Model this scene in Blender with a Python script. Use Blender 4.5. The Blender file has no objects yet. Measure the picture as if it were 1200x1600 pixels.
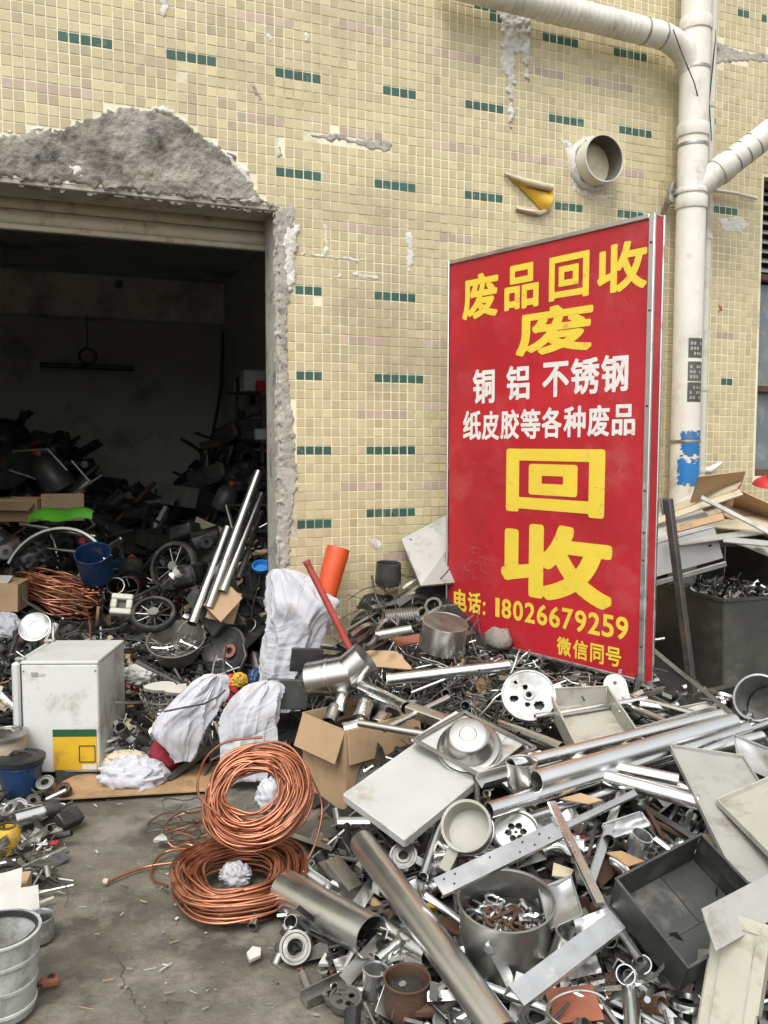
import bpy, math, random
import numpy as np
from mathutils import Vector, Matrix, noise as mnoise

# ------------------------------------------------------------------ camera, sky, sun, exposure
SC = bpy.context.scene
COL = SC.collection
F = 1350.0                      # focal length in pixels of the 1200 x 1600 photograph
CAM = Vector((-1.254, -4.67, 1.6))
YAW = math.radians(22.0)
PITCH = math.atan(100 / F)
cam_d = bpy.data.cameras.new('camera'); cam_o = bpy.data.objects.new('camera', cam_d); COL.objects.link(cam_o)
cam_d.sensor_fit = 'VERTICAL'; cam_d.sensor_height = 24.0; cam_d.lens = F / 1600 * 24.0
cam_d.clip_start = 0.05; cam_d.clip_end = 400
cam_o.location = CAM; cam_o.rotation_euler = (math.pi / 2 - PITCH, 0, -YAW)
SC.camera = cam_o

SUN_EL, SUN_AZ = math.radians(58), math.radians(215)     # azimuth: where the sun stands, clockwise from +Y
world = bpy.data.worlds.new('World'); SC.world = world; world.use_nodes = True
wn = world.node_tree; bg = wn.nodes['Background']
sky = wn.nodes.new('ShaderNodeTexSky'); sky.sky_type = 'NISHITA'; sky.sun_disc = False
sky.sun_elevation = SUN_EL; sky.sun_rotation = SUN_AZ; sky.air_density = 1.0; sky.dust_density = 4.0; sky.ozone_density = 1.0
hs = wn.nodes.new('ShaderNodeHueSaturation'); hs.inputs['Saturation'].default_value = 0.10   # overcast: grey, not blue
wn.links.new(sky.outputs[0], hs.inputs['Color']); wn.links.new(hs.outputs[0], bg.inputs['Color'])
bg.inputs['Strength'].default_value = 0.15
sun_d = bpy.data.lights.new('sun', 'SUN'); sun_d.energy = 0.7; sun_d.angle = math.radians(25); sun_d.color = (1.0, 0.96, 0.9)
sun_o = bpy.data.objects.new('sun', sun_d); COL.objects.link(sun_o); sun_o.location = (0, -6, 9)
sdir = Vector((math.sin(SUN_AZ) * math.cos(SUN_EL), math.cos(SUN_AZ) * math.cos(SUN_EL), math.sin(SUN_EL)))
sun_o.rotation_euler = sdir.to_track_quat('Z', 'Y').to_euler()
SC.view_settings.view_transform = 'Standard'; SC.view_settings.look = 'None'
SC.view_settings.exposure = 0.86; SC.view_settings.gamma = 1.0; SC.view_settings.use_curve_mapping = False
SC.render.engine = 'CYCLES'
SC.cycles.use_denoising = True
SC.cycles.max_bounces = 6; SC.cycles.diffuse_bounces = 3; SC.cycles.glossy_bounces = 3
SC.cycles.transmission_bounces = 2; SC.cycles.transparent_max_bounces = 6
SC.cycles.caustics_reflective = False; SC.cycles.caustics_refractive = False
SC.cycles.sample_clamp_indirect = 4.0

# ------------------------------------------------------------------ where a point of the photograph lies in the yard
fh = Vector((math.sin(YAW), math.cos(YAW), 0)); RT = Vector((math.cos(YAW), -math.sin(YAW), 0))
FW = fh * math.cos(PITCH) - Vector((0, 0, 1)) * math.sin(PITCH); UP = RT.cross(FW)
def ray(u, v): return FW + RT * ((u - 600) / F) + UP * ((800 - v) / F)
def G(u, v, h):                 # the point at height h
    d = ray(u, v); return CAM + d * ((h - CAM.z) / d.z)
def W(u, v, y=0.0):             # the point on the plane parallel to the wall
    d = ray(u, v); return CAM + d * ((y - CAM.y) / d.y)
def D(u, v, dep): return CAM + ray(u, v) * dep
def dep(p): return (p - CAM).dot(FW)
def S(px, p): return px * dep(p) / F
def cd(a, b, c): return (RT * a + Vector((0, 0, 1)) * b + fh * c).normalized()    # right, up, away
def onplane(u, v, o, n):
    d = ray(u, v); return CAM + d * ((o - CAM).dot(n) / d.dot(n))
R = random.Random(7)
def rr(a, b): return R.uniform(a, b)
def nz(p, s=1.0, o=0.0): return mnoise.noise(Vector((p[0] * s + o, p[1] * s + o * 1.7, p[2] * s - o)))
def ridge(p, s, o=0.0): return 1 - 2 * abs(nz(p, s, o))

# ------------------------------------------------------------------ mesh building
class MB:
    def __init__(self): self.v = []; self.f = []; self.m = []
    def add(self, vs, fs, mi=0, M=None):
        b = len(self.v)
        self.v += [(M @ Vector(p)) if M else Vector(p) for p in vs]
        self.f += [tuple(b + i for i in f) for f in fs]; self.m += [mi] * len(fs); return self
    def box(self, x, y, z, M=None, b=0.0, mi=0, c=(0, 0, 0)):
        hx, hy, hz = x / 2, y / 2, z / 2
        if b <= 0:
            vs = [(sx * hx + c[0], sy * hy + c[1], sz * hz + c[2]) for sx in (-1, 1) for sy in (-1, 1) for sz in (-1, 1)]
            return self.add(vs, [(0, 1, 3, 2), (4, 6, 7, 5), (0, 4, 5, 1), (2, 3, 7, 6), (0, 2, 6, 4), (1, 5, 7, 3)], mi, M)
        b = min(b, hx * .9, hy * .9, hz * .9); vs = []; idx = {}
        for sx in (-1, 1):
            for sy in (-1, 1):
                for sz in (-1, 1):
                    for ax in range(3):
                        k = [hx - b, hy - b, hz - b]; k[ax] = (hx, hy, hz)[ax]
                        idx[sx, sy, sz, ax] = len(vs); vs.append((sx * k[0] + c[0], sy * k[1] + c[1], sz * k[2] + c[2]))
        fs = []
        for ax in range(3):
            o = [i for i in range(3) if i != ax]
            for s in (-1, 1):
                q = []
                for (p, r) in ((-1, -1), (1, -1), (1, 1), (-1, 1)):
                    k = [0, 0, 0]; k[ax] = s; k[o[0]] = p; k[o[1]] = r; q.append(idx[k[0], k[1], k[2], ax])
                flip = (s < 0) ^ (ax == 1)
                fs.append(tuple(q[::-1] if flip else q))
        for ax in range(3):      # edges along ax
            o = [i for i in range(3) if i != ax]
            for p in (-1, 1):
                for r in (-1, 1):
                    k0 = [0, 0, 0]; k1 = [0, 0, 0]; k0[ax] = -1; k1[ax] = 1
                    for k in (k0, k1): k[o[0]] = p; k[o[1]] = r
                    fs.append((idx[(*k0, o[0])], idx[(*k1, o[0])], idx[(*k1, o[1])], idx[(*k0, o[1])]))
        for sx in (-1, 1):
            for sy in (-1, 1):
                for sz in (-1, 1): fs.append(tuple(idx[sx, sy, sz, a] for a in range(3)))
        return self.add(vs, fs, mi, M)
    def prism(self, poly, z0, z1, M=None, mi=0):
        n = len(poly)
        vs = [(x, y, z0) for x, y in poly] + [(x, y, z1) for x, y in poly]
        fs = [tuple(range(n))[::-1], tuple(range(n, 2 * n))] + [(i, (i + 1) % n, n + (i + 1) % n, n + i) for i in range(n)]
        return self.add(vs, fs, mi, M)
    def lathe(self, prof, n=32, M=None, mi=0, a0=0.0, a1=None):
        full = a1 is None; span = 2 * math.pi if full else a1 - a0; c = n if full else n + 1
        vs = []; fs = []
        for k in range(c):
            a = a0 + span * k / n; ca, sa = math.cos(a), math.sin(a)
            vs += [(r * ca, r * sa, z) for r, z in prof]
        m = len(prof)
        for k in range(n):
            k2 = (k + 1) % c
            for i in range(m - 1):
                q = (k * m + i, k2 * m + i, k2 * m + i + 1, k * m + i + 1)
                if prof[i][0] < 1e-6: q = (k * m + i, k2 * m + i + 1, k * m + i + 1)
                elif prof[i + 1][0] < 1e-6: q = (k * m + i, k2 * m + i, k * m + i + 1)
                fs.append(q)
        return self.add(vs, fs, mi, M)
    def tube(self, pts, r, n=8, M=None, mi=0, caps=True, closed=False):
        pts = [Vector(p) for p in pts]; L = len(pts)
        rs = r if isinstance(r, (list, tuple)) else [r] * L
        T = []
        for i in range(L):
            a = pts[(i - 1) % L] if (i or closed) else pts[0]; b = pts[(i + 1) % L] if (i < L - 1 or closed) else pts[-1]
            t = (b - a); T.append(t.normalized() if t.length > 1e-9 else Vector((0, 0, 1)))
        nrm = T[0].orthogonal().normalized(); vs = []
        for i in range(L):
            nrm = (nrm - T[i] * nrm.dot(T[i])); nrm = nrm.normalized() if nrm.length > 1e-6 else T[i].orthogonal().normalized()
            bi = T[i].cross(nrm)
            for k in range(n):
                a = 2 * math.pi * k / n; vs.append(pts[i] + (nrm * math.cos(a) + bi * math.sin(a)) * rs[i])
        fs = [(i * n + k, i * n + (k + 1) % n, ((i + 1) % L) * n + (k + 1) % n, ((i + 1) % L) * n + k) for i in range(L if closed else L - 1) for k in range(n)]
        if caps and not closed: fs += [tuple(range(n))[::-1], tuple(range((L - 1) * n, L * n))]
        return self.add(vs, fs, mi, M)
    def pipe(self, L, r, t=.002, n=24, M=None, mi=0, div=1):       # open hollow tube along +z
        pr = [(r - t, 0), (r, 0)] + [(r, L * (i + 1) / div) for i in range(div - 1)] + [(r, L), (r - t, L), (r - t, 0)]
        return self.lathe(pr, n, M, mi)
    def warp(self, amp, freq, o=0.0, axis=None):
        for p in self.v:
            d = Vector((nz(p, freq, o), nz(p, freq, o + 31.4), nz(p, freq, o + 77.7))) * amp
            if axis is not None: d = Vector(axis) * d.x
            p += d
        return self
    def mesh(self, name, mats, ang=38, tint=None):
        me = bpy.data.meshes.new(name); me.from_pydata([tuple(p) for p in self.v], [], self.f)
        for m in (mats if isinstance(mats, (list, tuple)) else [mats]): me.materials.append(MT[m] if isinstance(m, str) else m)
        if any(self.m): me.polygons.foreach_set('material_index', self.m)
        if ang:
            me.polygons.foreach_set('use_smooth', [True] * len(me.polygons)); me.set_sharp_from_angle(angle=math.radians(ang))
        me.update(); return me
    def build(self, name, mats, parent=None, M=None, ang=38):
        return link(name, self.mesh(name, mats, ang), parent, M)
def link(name, data, parent=None, M=None):
    o = bpy.data.objects.new(name, data); COL.objects.link(o)
    if parent is not None: o.parent = parent
    if M is not None: o.matrix_local = M
    return o
LABELS = {}
def tag(o, label, cat, group=None):
    o['label'] = label; o['category'] = cat
    if group: o['group'] = group
    return o
def thing(name, label, cat, M=None, group=None):
    o = link(name, None, None, M if isinstance(M, Matrix) else Matrix.Translation(M or (0, 0, 0))); o.empty_display_size = .1
    return tag(o, label, cat, group)
def solo(name, mb, mats, label, cat, M=None, group=None, ang=38): return tag(mb.build(name, mats, None, M, ang), label, cat, group)
def kind(o, k): o['kind'] = k; return o
def FR(o, z=(0, 0, 1), x=None):      # a frame at o whose z axis points along z
    z = Vector(z).normalized(); x = Vector(x) if x is not None else z.orthogonal()
    x = (x - z * x.dot(z)); x = x.normalized() if x.length > 1e-6 else z.orthogonal().normalized()
    y = z.cross(x); M = Matrix((x, y, z)).transposed().to_4x4(); M.translation = Vector(o); return M
def AB(p, q, x=None): return FR(p, q - p, x), (q - p).length
def TR(x, y, z): return Matrix.Translation((x, y, z))
def RZ(a): return Matrix.Rotation(math.radians(a), 4, 'Z')
def RX(a): return Matrix.Rotation(math.radians(a), 4, 'X')
def RY(a): return Matrix.Rotation(math.radians(a), 4, 'Y')
def copy_tree(o, M=None, parent=None):
    c = o.copy(); COL.objects.link(c); c.parent = parent
    if M is not None: c.matrix_local = M
    for ch in list(o.children): copy_tree(ch, None, c)
    return c

# ------------------------------------------------------------------ materials
MT = {}
def mk(name, col, rough=.5, metal=0.0, var=.18, vs=6.0, bump=0.0, bs=80.0, dirt=None, da=.4, ds=5.0, rv=.12, streak=0.0, attr=None, spec=.5, orand=.12, sheen=0, thr=.0, fold=0, vc=.25):
    m = bpy.data.materials.new(name); m.use_nodes = True; MT[name] = m
    nt = m.node_tree; N = nt.nodes; L = nt.links; b = N['Principled BSDF']
    tc = N.new('ShaderNodeTexCoord'); oi = N.new('ShaderNodeObjectInfo')
    vm = N.new('ShaderNodeVectorMath'); vm.operation = 'MULTIPLY_ADD'
    cb = N.new('ShaderNodeCombineXYZ'); [L.new(oi.outputs['Random'], cb.inputs[i]) for i in range(3)]
    L.new(cb.outputs[0], vm.inputs[0]); vm.inputs[1].default_value = (17, 23, 31); L.new(tc.outputs['Object'], vm.inputs[2])
    P = vm.outputs[0]
    def noise(s, det=5, ro=.6, sc=None):
        t = N.new('ShaderNodeTexNoise'); t.inputs['Scale'].default_value = s; t.inputs['Detail'].default_value = det; t.inputs['Roughness'].default_value = ro
        src = P
        if sc:
            mp = N.new('ShaderNodeMapping'); mp.inputs['Scale'].default_value = sc; L.new(P, mp.inputs[0]); src = mp.outputs[0]
        L.new(src, t.inputs['Vector']); return t.outputs['Fac']
    def mr(x, a, bb, c, d):
        t = N.new('ShaderNodeMapRange'); L.new(x, t.inputs[0])
        for i, q in enumerate((a, bb, c, d)): t.inputs[i + 1].default_value = q
        return t.outputs[0]
    def mul(x, y):
        t = N.new('ShaderNodeMath'); t.operation = 'MULTIPLY'
        for i, q in enumerate((x, y)):
            if isinstance(q, (int, float)): t.inputs[i].default_value = q
            else: L.new(q, t.inputs[i])
        return t.outputs[0]
    n1 = noise(vs, 6, .62)
    val = mr(n1, .5 - vc, .5 + vc, 1 - var, 1 + var)
    if orand: val = mul(val, mr(oi.outputs['Random'], 0, 1, 1 - orand, 1 + orand))
    if attr:
        at = N.new('ShaderNodeAttribute'); at.attribute_name = attr; val = mul(val, mr(at.outputs['Fac'], 0, 1, .84, 1.13))
    hv = N.new('ShaderNodeMix'); hv.data_type = 'RGBA'; hv.blend_type = 'MULTIPLY'; hv.inputs[0].default_value = 1
    hv.inputs[6].default_value = (*col, 1); L.new(val, hv.inputs[7]); C = hv.outputs[2]
    ro = mr(noise(vs * 2.3, 4), .3, .7, max(.03, rough - rv), min(1, rough + rv))
    if dirt is not None:
        dn = mr(noise(ds, 8, .7), .62 - .35 * da + thr, .74 - .25 * da + thr, 0, 1)
        if streak: dn = mul(dn, mr(noise(ds * .8, 4, .6, (6, 6, .35)), .35, .65, 1 - streak, 1))
        mx = N.new('ShaderNodeMix'); mx.data_type = 'RGBA'; L.new(mul(dn, .85), mx.inputs[0]); L.new(C, mx.inputs[6]); mx.inputs[7].default_value = (*dirt, 1); C = mx.outputs[2]
        m2 = N.new('ShaderNodeMix'); L.new(dn, m2.inputs[0]); L.new(ro, m2.inputs[2]); m2.inputs[3].default_value = min(1, max(rough, .7)); ro = m2.outputs[0]
        if metal:
            m3 = N.new('ShaderNodeMix'); L.new(dn, m3.inputs[0]); m3.inputs[2].default_value = metal; m3.inputs[3].default_value = metal * .25; L.new(m3.outputs[0], b.inputs['Metallic'])
    L.new(C, b.inputs['Base Color']); L.new(ro, b.inputs['Roughness'])
    if not (metal and dirt is not None): b.inputs['Metallic'].default_value = metal
    b.inputs['Specular IOR Level'].default_value = spec
    if sheen: b.inputs['Sheen Weight'].default_value = sheen
    if bump:
        bp = N.new('ShaderNodeBump'); bp.inputs['Strength'].default_value = bump; bp.inputs['Distance'].default_value = .01
        L.new(noise(bs, 6, .65), bp.inputs['Height']); L.new(bp.outputs[0], b.inputs['Normal'])
    if fold:
        ft = N.new('ShaderNodeTexNoise'); ft.inputs['Scale'].default_value = fold; ft.inputs['Detail'].default_value = 3; ft.inputs['Distortion'].default_value = 1.6; L.new(P, ft.inputs['Vector'])
        ab = N.new('ShaderNodeMath'); ab.operation = 'SUBTRACT'; L.new(ft.outputs['Fac'], ab.inputs[0]); ab.inputs[1].default_value = .5
        a2 = N.new('ShaderNodeMath'); a2.operation = 'ABSOLUTE'; L.new(ab.outputs[0], a2.inputs[0])
        b2 = N.new('ShaderNodeBump'); b2.inputs['Strength'].default_value = 1; b2.inputs['Distance'].default_value = .06; L.new(a2.outputs[0], b2.inputs['Height'])
        if bump: L.new(bp.outputs[0], b2.inputs['Normal'])
        L.new(b2.outputs[0], b.inputs['Normal'])
    return m
GRIME = (.055, .045, .035)
mk('tile', (.53, .452, .265), .42, var=.10, vs=.9, dirt=(.31, .27, .19), da=.36, ds=1.1, streak=.8, attr='tint', orand=0, bump=.05, bs=60)
mk('tile_green', (.035, .10, .072), .35, var=.2, vs=3, attr='tint', orand=0, dirt=(.3, .28, .2), da=.08, ds=9)
mk('tile_pink', (.47, .36, .28), .42, var=.12, vs=1.2, attr='tint', orand=0, dirt=(.34, .30, .22), da=.3, ds=1.3)
mk('grout', (.76, .71, .53), .85, var=.16, vs=2.2, dirt=(.3, .25, .17), da=.3, ds=1.3, orand=0, bump=.15, bs=200)
mk('concrete', (.20, .184, .152), .95, vc=.13, var=.72, vs=5, bump=1.0, bs=110, dirt=(.42, .40, .355), da=.46, ds=2.6, orand=0)
mk('plaster', (.40, .375, .325), .9, var=.3, vs=9, bump=.8, bs=60, dirt=(.1, .09, .075), da=.25, ds=14, orand=0)
mk('jamb_concrete', (.40, .38, .33), .85, var=.2, vs=7, bump=.25, bs=90, dirt=(.09, .08, .07), da=.3, ds=6, orand=0)
mk('crust', (.66, .645, .59), .95, var=.15, vs=14, bump=.7, bs=90, orand=0, dirt=(.45, .40, .3), da=.3, ds=12)
mk('ground', (.112, .101, .078), .72, vc=.18, var=.5, vs=3.4, bump=.8, bs=42, dirt=(.215, .197, .158), da=.42, ds=4.5, orand=0, rv=.15)
mk('room_wall', (.55, .56, .515), .9, var=.15, vs=1.2, dirt=(.2, .2, .17), da=.2, ds=.9, orand=0)
mk('room_beam', (.82, .82, .78), .9, var=.1, vs=1.2, dirt=(.3, .3, .26), da=.2, ds=.9, orand=0)
mk('pvc', (.64, .62, .55), .42, var=.08, vs=5, dirt=(.30, .26, .19), da=.3, ds=3.5, streak=.8)
mk('steel', (.64, .64, .615), .29, 1, var=.08, vs=5, rv=.05)
mk('bright_steel', (.76, .76, .745), .25, 1, var=.10, vs=9, dirt=(.22, .2, .17), da=.0, ds=12, rv=.08)
mk('dull_steel', (.36, .355, .33), .40, 1, var=.2, vs=7, dirt=GRIME, da=.12, ds=8, rv=.06)
mk('galv', (.55, .56, .555), .40, 1, var=.10, vs=10, dirt=(.25, .23, .2), da=.04, ds=12, rv=.06)
mk('tube_steel', (.74, .745, .735), .34, 1, var=.10, vs=9, dirt=(.3, .28, .24), da=.06, ds=11, rv=.09)
mk('tube_clean', (.74, .75, .745), .32, 1, var=.05, vs=4, rv=.03)
mk('cast_iron', (.21, .205, .19), .5, .9, var=.2, vs=9, dirt=GRIME, da=.1, ds=9)
mk('old_zinc', (.20, .195, .168), .5, .6, var=.25, vs=7, dirt=(.09, .08, .06), da=.25, ds=7)
mk('basin_steel', (.46, .455, .43), .34, 1, var=.12, vs=9, dirt=GRIME, da=.03, ds=9, rv=.06)
mk('shaded_bore', (.13, .12, .095), .8, 0, var=.3, vs=6)  # dirty vent liner, darkened with the shade a deeper pipe would hold
mk('iron', (.10, .098, .09), .5, .75, var=.35, vs=9, dirt=(.10, .06, .035), da=.35, ds=8, bump=.15, bs=60)
mk('black', (.018, .018, .018), .45, 0, var=.4, vs=8, dirt=(.07, .062, .05), da=.3, ds=7, bump=.1)
mk('rubber', (.022, .022, .022), .7, 0, var=.3, vs=8, dirt=(.09, .08, .065), da=.35, ds=9, bump=.1)
mk('rust', (.105, .055, .033), .8, .2, var=.4, vs=12, dirt=(.05, .035, .028), da=.4, ds=9, bump=.3, bs=90)
mk('copper', (.47, .20, .118), .41, 1, var=.22, vs=4, dirt=(.22, .09, .05), da=.3, ds=5, rv=.1)
mk('old_copper', (.46, .20, .12), .42, 1, var=.3, vs=5, dirt=(.12, .06, .04), da=.34, ds=6)
mk('white_paint', (.47, .475, .455), .42, 0, var=.08, vs=4, dirt=(.30, .27, .21), da=.24, ds=5, bump=.03)
mk('fridge_white', (.58, .585, .56), .40, 0, var=.06, vs=3, dirt=(.34, .30, .23), da=.22, ds=4, bump=.02)
mk('cream_paint', (.38, .37, .315), .45, 0, var=.1, vs=4, dirt=(.22, .19, .14), da=.26, ds=6)
mk('grey_paint', (.33, .325, .30), .42, .1, var=.12, vs=4, dirt=(.18, .16, .13), da=.26, ds=6)
mk('dull_white', (.38, .385, .375), .42, 0, var=.08, vs=5, dirt=(.2, .185, .15), da=.22, ds=8)
mk('bin_paint', (.105, .105, .092), .5, .4, var=.28, vs=4, dirt=(.17, .15, .115), da=.26, ds=4.5, bump=.06)
mk('dark_tray', (.05, .052, .048), .5, .3, var=.3, vs=5, dirt=(.15, .14, .12), da=.24, ds=6, bump=.05)
mk('sign_red', (.44, .017, .027), .40, 0, vc=.15, var=.16, vs=1.7, dirt=(.46, .075, .075), da=.26, ds=2.6, orand=0, bump=.5, bs=2.6, streak=.7)
mk('sign_yellow', (.80, .60, .06), .45, 0, var=.08, vs=6, dirt=(.6, .30, .08), da=.16, ds=12, orand=0)
mk('sign_white', (.78, .74, .70), .45, 0, var=.06, vs=6, dirt=(.55, .35, .3), da=.12, ds=10, orand=0)
mk('sign_pale', (.52, .16, .16), .6, 0, var=.3, vs=9, orand=.2)
mk('alu', (.58, .58, .57), .36, 1, var=.12, vs=9, dirt=(.25, .23, .2), da=.25, ds=9)
mk('cardboard', (.40, .27, .155), .85, var=.12, vs=3.5, dirt=(.22, .145, .085), da=.2, ds=5, bump=.12, bs=35)
mk('pale_card', (.50, .43, .30), .85, var=.12, vs=3.5, dirt=(.3, .24, .16), da=.2, ds=5, bump=.1, bs=35)
mk('cloth', (.45, .45, .478), .9, var=.08, vs=7, dirt=(.36, .34, .31), da=.2, ds=9, fold=2.6)
mk('paper', (.50, .49, .45), .8, var=.06, vs=7, dirt=(.45, .4, .32), da=.2, ds=9)
mk('blue_plastic', (.012, .038, .105), .4, var=.2, vs=6, dirt=(.12, .12, .12), da=.22, ds=8)
mk('bright_blue', (.02, .16, .42), .45, var=.15, vs=6, dirt=(.2, .22, .25), da=.15, ds=9)
mk('grey_plastic', (.42, .43, .41), .45, var=.1, vs=4, dirt=(.14, .13, .11), da=.34, ds=6, bump=.03)
mk('dark_plastic', (.045, .046, .044), .42, var=.25, vs=5, dirt=(.13, .12, .1), da=.26, ds=7)
mk('orange', (.62, .085, .02), .4, var=.08, vs=4, dirt=(.35, .06, .03), da=.18, ds=6)
mk('red_pole', (.33, .045, .035), .45, var=.2, vs=8, dirt=(.12, .04, .03), da=.26, ds=14)
mk('red', (.42, .02, .02), .45, var=.15, vs=6, dirt=(.12, .03, .03), da=.2, ds=8)
mk('terracotta', (.32, .105, .06), .8, var=.2, vs=9, dirt=(.2, .1, .07), da=.3, ds=9, bump=.2)
mk('yellow', (.62, .38, .025), .45, var=.15, vs=5, dirt=(.3, .17, .04), da=.24, ds=7)
mk('lime', (.10, .42, .03), .4, var=.15, vs=5, dirt=(.1, .12, .05), da=.18, ds=9)
mk('dark_green', (.012, .085, .035), .45, var=.1, vs=5)
mk('wood', (.36, .225, .115), .75, var=.3, vs=6, dirt=(.14, .09, .05), da=.3, ds=8, bump=.2, bs=30)
mk('marble', (.37, .355, .285), .45, var=.12, vs=3, dirt=(.22, .19, .13), da=.24, ds=9, bump=.05)
mk('stone', (.28, .26, .23), .92, var=.35, vs=14, bump=.8, bs=70, dirt=(.1, .09, .07), da=.3, ds=14)
mk('soil', (.035, .03, .025), .95, var=.5, vs=14, bump=.9, bs=80)
mk('mound', (.022, .02, .018), .9, var=.5, vs=12, bump=.9, bs=60)  # near black: the shade between packed pieces is put into the colour
mk('glass', (.17, .20, .21), .2, 0, var=.2, vs=2, dirt=(.30, .30, .28), da=.35, ds=3)
mk('shutter', (.44, .40, .30), .5, .1, var=.12, vs=5, dirt=(.14, .07, .035), da=.24, ds=7, streak=.6)
mk('ink', (.03, .03, .035), .6, var=.2)
mk('navy_cloth', (.015, .018, .035), .9, var=.3, vs=9, bump=.2, bs=300)
mk('red_cloth', (.22, .015, .03), .9, var=.3, vs=9, bump=.2, bs=300)
mk('cable_grey', (.10, .098, .09), .5, .3, var=.3, vs=9, dirt=GRIME, da=.2)

# ------------------------------------------------------------------ the ground
gm = MB(); n = 60
for j in range(n + 1):
    for i in range(n + 1):
        x = -4 + 8 * i / n; y = -6 + 6.1 * j / n
        gm.v.append(Vector((x, y, .012 * nz((x, y, 0), .9) + .004 * nz((x, y, 3), 4) - .012)))
for j in range(n):
    for i in range(n):
        a = j * (n + 1) + i; gm.f.append((a, a + 1, a + n + 2, a + n + 1)); gm.m.append(0)
E0 = len(gm.v); B = 80     # the same sheet goes on to the horizon
ring = [(-4, -6), (4, -6), (4, .1), (-4, .1)]; far = [(-B, -B), (B, -B), (B, B), (-B, B)]
gm.add([(x, y, -.03) for x, y in ring + far], [(0, 1, 5, 4), (1, 2, 6, 5), (2, 3, 7, 6), (3, 0, 4, 7), (0, 3, 2, 1)])
kind(gm.build('ground', 'ground', ang=60), 'structure')
# a crack across the concrete
def polyline(pts, k=6, jit=.01):
    out = []
    for a, b in zip(pts, pts[1:]):
        for i in range(k): out.append(a.lerp(b, i / k) + Vector((rr(-jit, jit), rr(-jit, jit), 0)))
    return out + [pts[-1]]

def ribbon(name, label, pts, w, mat, jit=.012, k=8):
    P = polyline(pts, k, jit); m = MB(); vs = []
    for i, p in enumerate(P):
        t = (P[min(i + 1, len(P) - 1)] - P[max(0, i - 1)]); s_ = Vector((-t.y, t.x, 0)).normalized() * w * rr(.25, 1) * (0.2 if i in (0, len(P) - 1) else 1)
        z = .012 * nz((p.x, p.y, 0), .9) + .004 * nz((p.x, p.y, 3), 4) - .012 + .0025; vs += [(p.x + s_.x, p.y + s_.y, z), (p.x - s_.x, p.y - s_.y, z)]
    m.add(vs, [(2 * i, 2 * i + 1, 2 * i + 3, 2 * i + 2) for i in range(len(P) - 1)]); return kind(m.build(name, mat), 'structure')
for pts in ([(170, 1470), (180, 1490), (205, 1550), (222, 1580)], [(225, 1575), (232, 1600), (236, 1650)]):
    ribbon('ground_crack', '', [G(u, v, 0) for u, v in pts], .0014, 'soil')

# ------------------------------------------------------------------ the tiled building
PIT = .052
bld = thing('tiled_building', 'old building with pale yellow mosaic tiles, broken concrete and an open doorway', 'building')
DX0, DZ = -2.7, 2.91
fm = MB()
fm.box(2.8, .25, 5.4, c=(DX0 - 1.4, .125, 2.7))
fm.box(-DX0, .25, 5.4 - DZ, c=(DX0 / 2, .125, DZ + (5.4 - DZ) / 2))
WX0, WX1, WZ0, WZ1 = 3.45, 4.9, 1.40, 3.46
fm.box(WX0 - .02, .25, 5.4, c=((WX0 + .02) / 2, .125, 2.7))
fm.box(WX1 - WX0, .25, WZ0, c=((WX0 + WX1) / 2, .125, WZ0 / 2)); fm.box(WX1 - WX0, .25, 5.4 - WZ1, c=((WX0 + WX1) / 2, .125, (5.4 + WZ1) / 2))
fm.box(1.6, .25, 5.4, c=(WX1 + .8, .125, 2.7))
facade = fm.build('facade', 'grout', bld, ang=0)
fm = MB(); fm.box(.02, .25, 5.4 - DZ, c=(.01, .125, DZ + (5.4 - DZ) / 2)); fm.build('facade_corner', 'grout', bld, ang=0)
jb = MB(); jb.box(.02, .245, DZ, c=(.01, .1255, DZ / 2), b=.004); jb.build('door_jamb', 'jamb_concrete', bld)
sf = MB(); sf.box(-DX0, .245, .03, c=(DX0 / 2, .1255, DZ - .015 + .004), b=.004); sf.build('lintel_soffit', 'jamb_concrete', bld)
# room behind the doorway
RX0, RX1, RY1, RZ1 = -4.4, 1.0, 6.5, 3.64
rm = MB(); rm.box(.2, RY1 - .25, RZ1, c=(RX1 + .1, (RY1 + .25) / 2, RZ1 / 2)); rm.box(.2, RY1 - .25, RZ1, c=(RX0 - .1, (RY1 + .25) / 2, RZ1 / 2))
rm.box(RX1 - RX0 + .4, .2, RZ1, c=((RX0 + RX1) / 2, RY1 + .1, RZ1 / 2))
rm.box(RX1 - RX0, .02, RZ1 - DZ - .004, c=((RX0 + RX1) / 2, .262, (RZ1 + DZ) / 2)); rm.box(RX1 - .02, .02, RZ1, c=((RX1 + .02) / 2, .262, RZ1 / 2))
rm.build('room_wall', 'room_wall', bld, ang=0)
cm = MB(); cm.box(11.2, RY1 + .2, .2, c=(.1, RY1 / 2 + .38, RZ1 + .1)); cm.build('ceiling', 'room_wall', bld, ang=0)
bm_ = MB(); bm_.box(RX1 - RX0 - .01, .3, .50, c=((RX0 + RX1) / 2, RY1 - .155, RZ1 - .252), b=.01); bm_.build('ceiling_beam', 'room_beam', bld)
fl = MB(); fl.box(RX1 - RX0, RY1 - .3, .03, c=((RX0 + RX1) / 2, RY1 / 2 + .15, -.006)); fl.build('floor_slab', 'ground', bld, ang=0)

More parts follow.
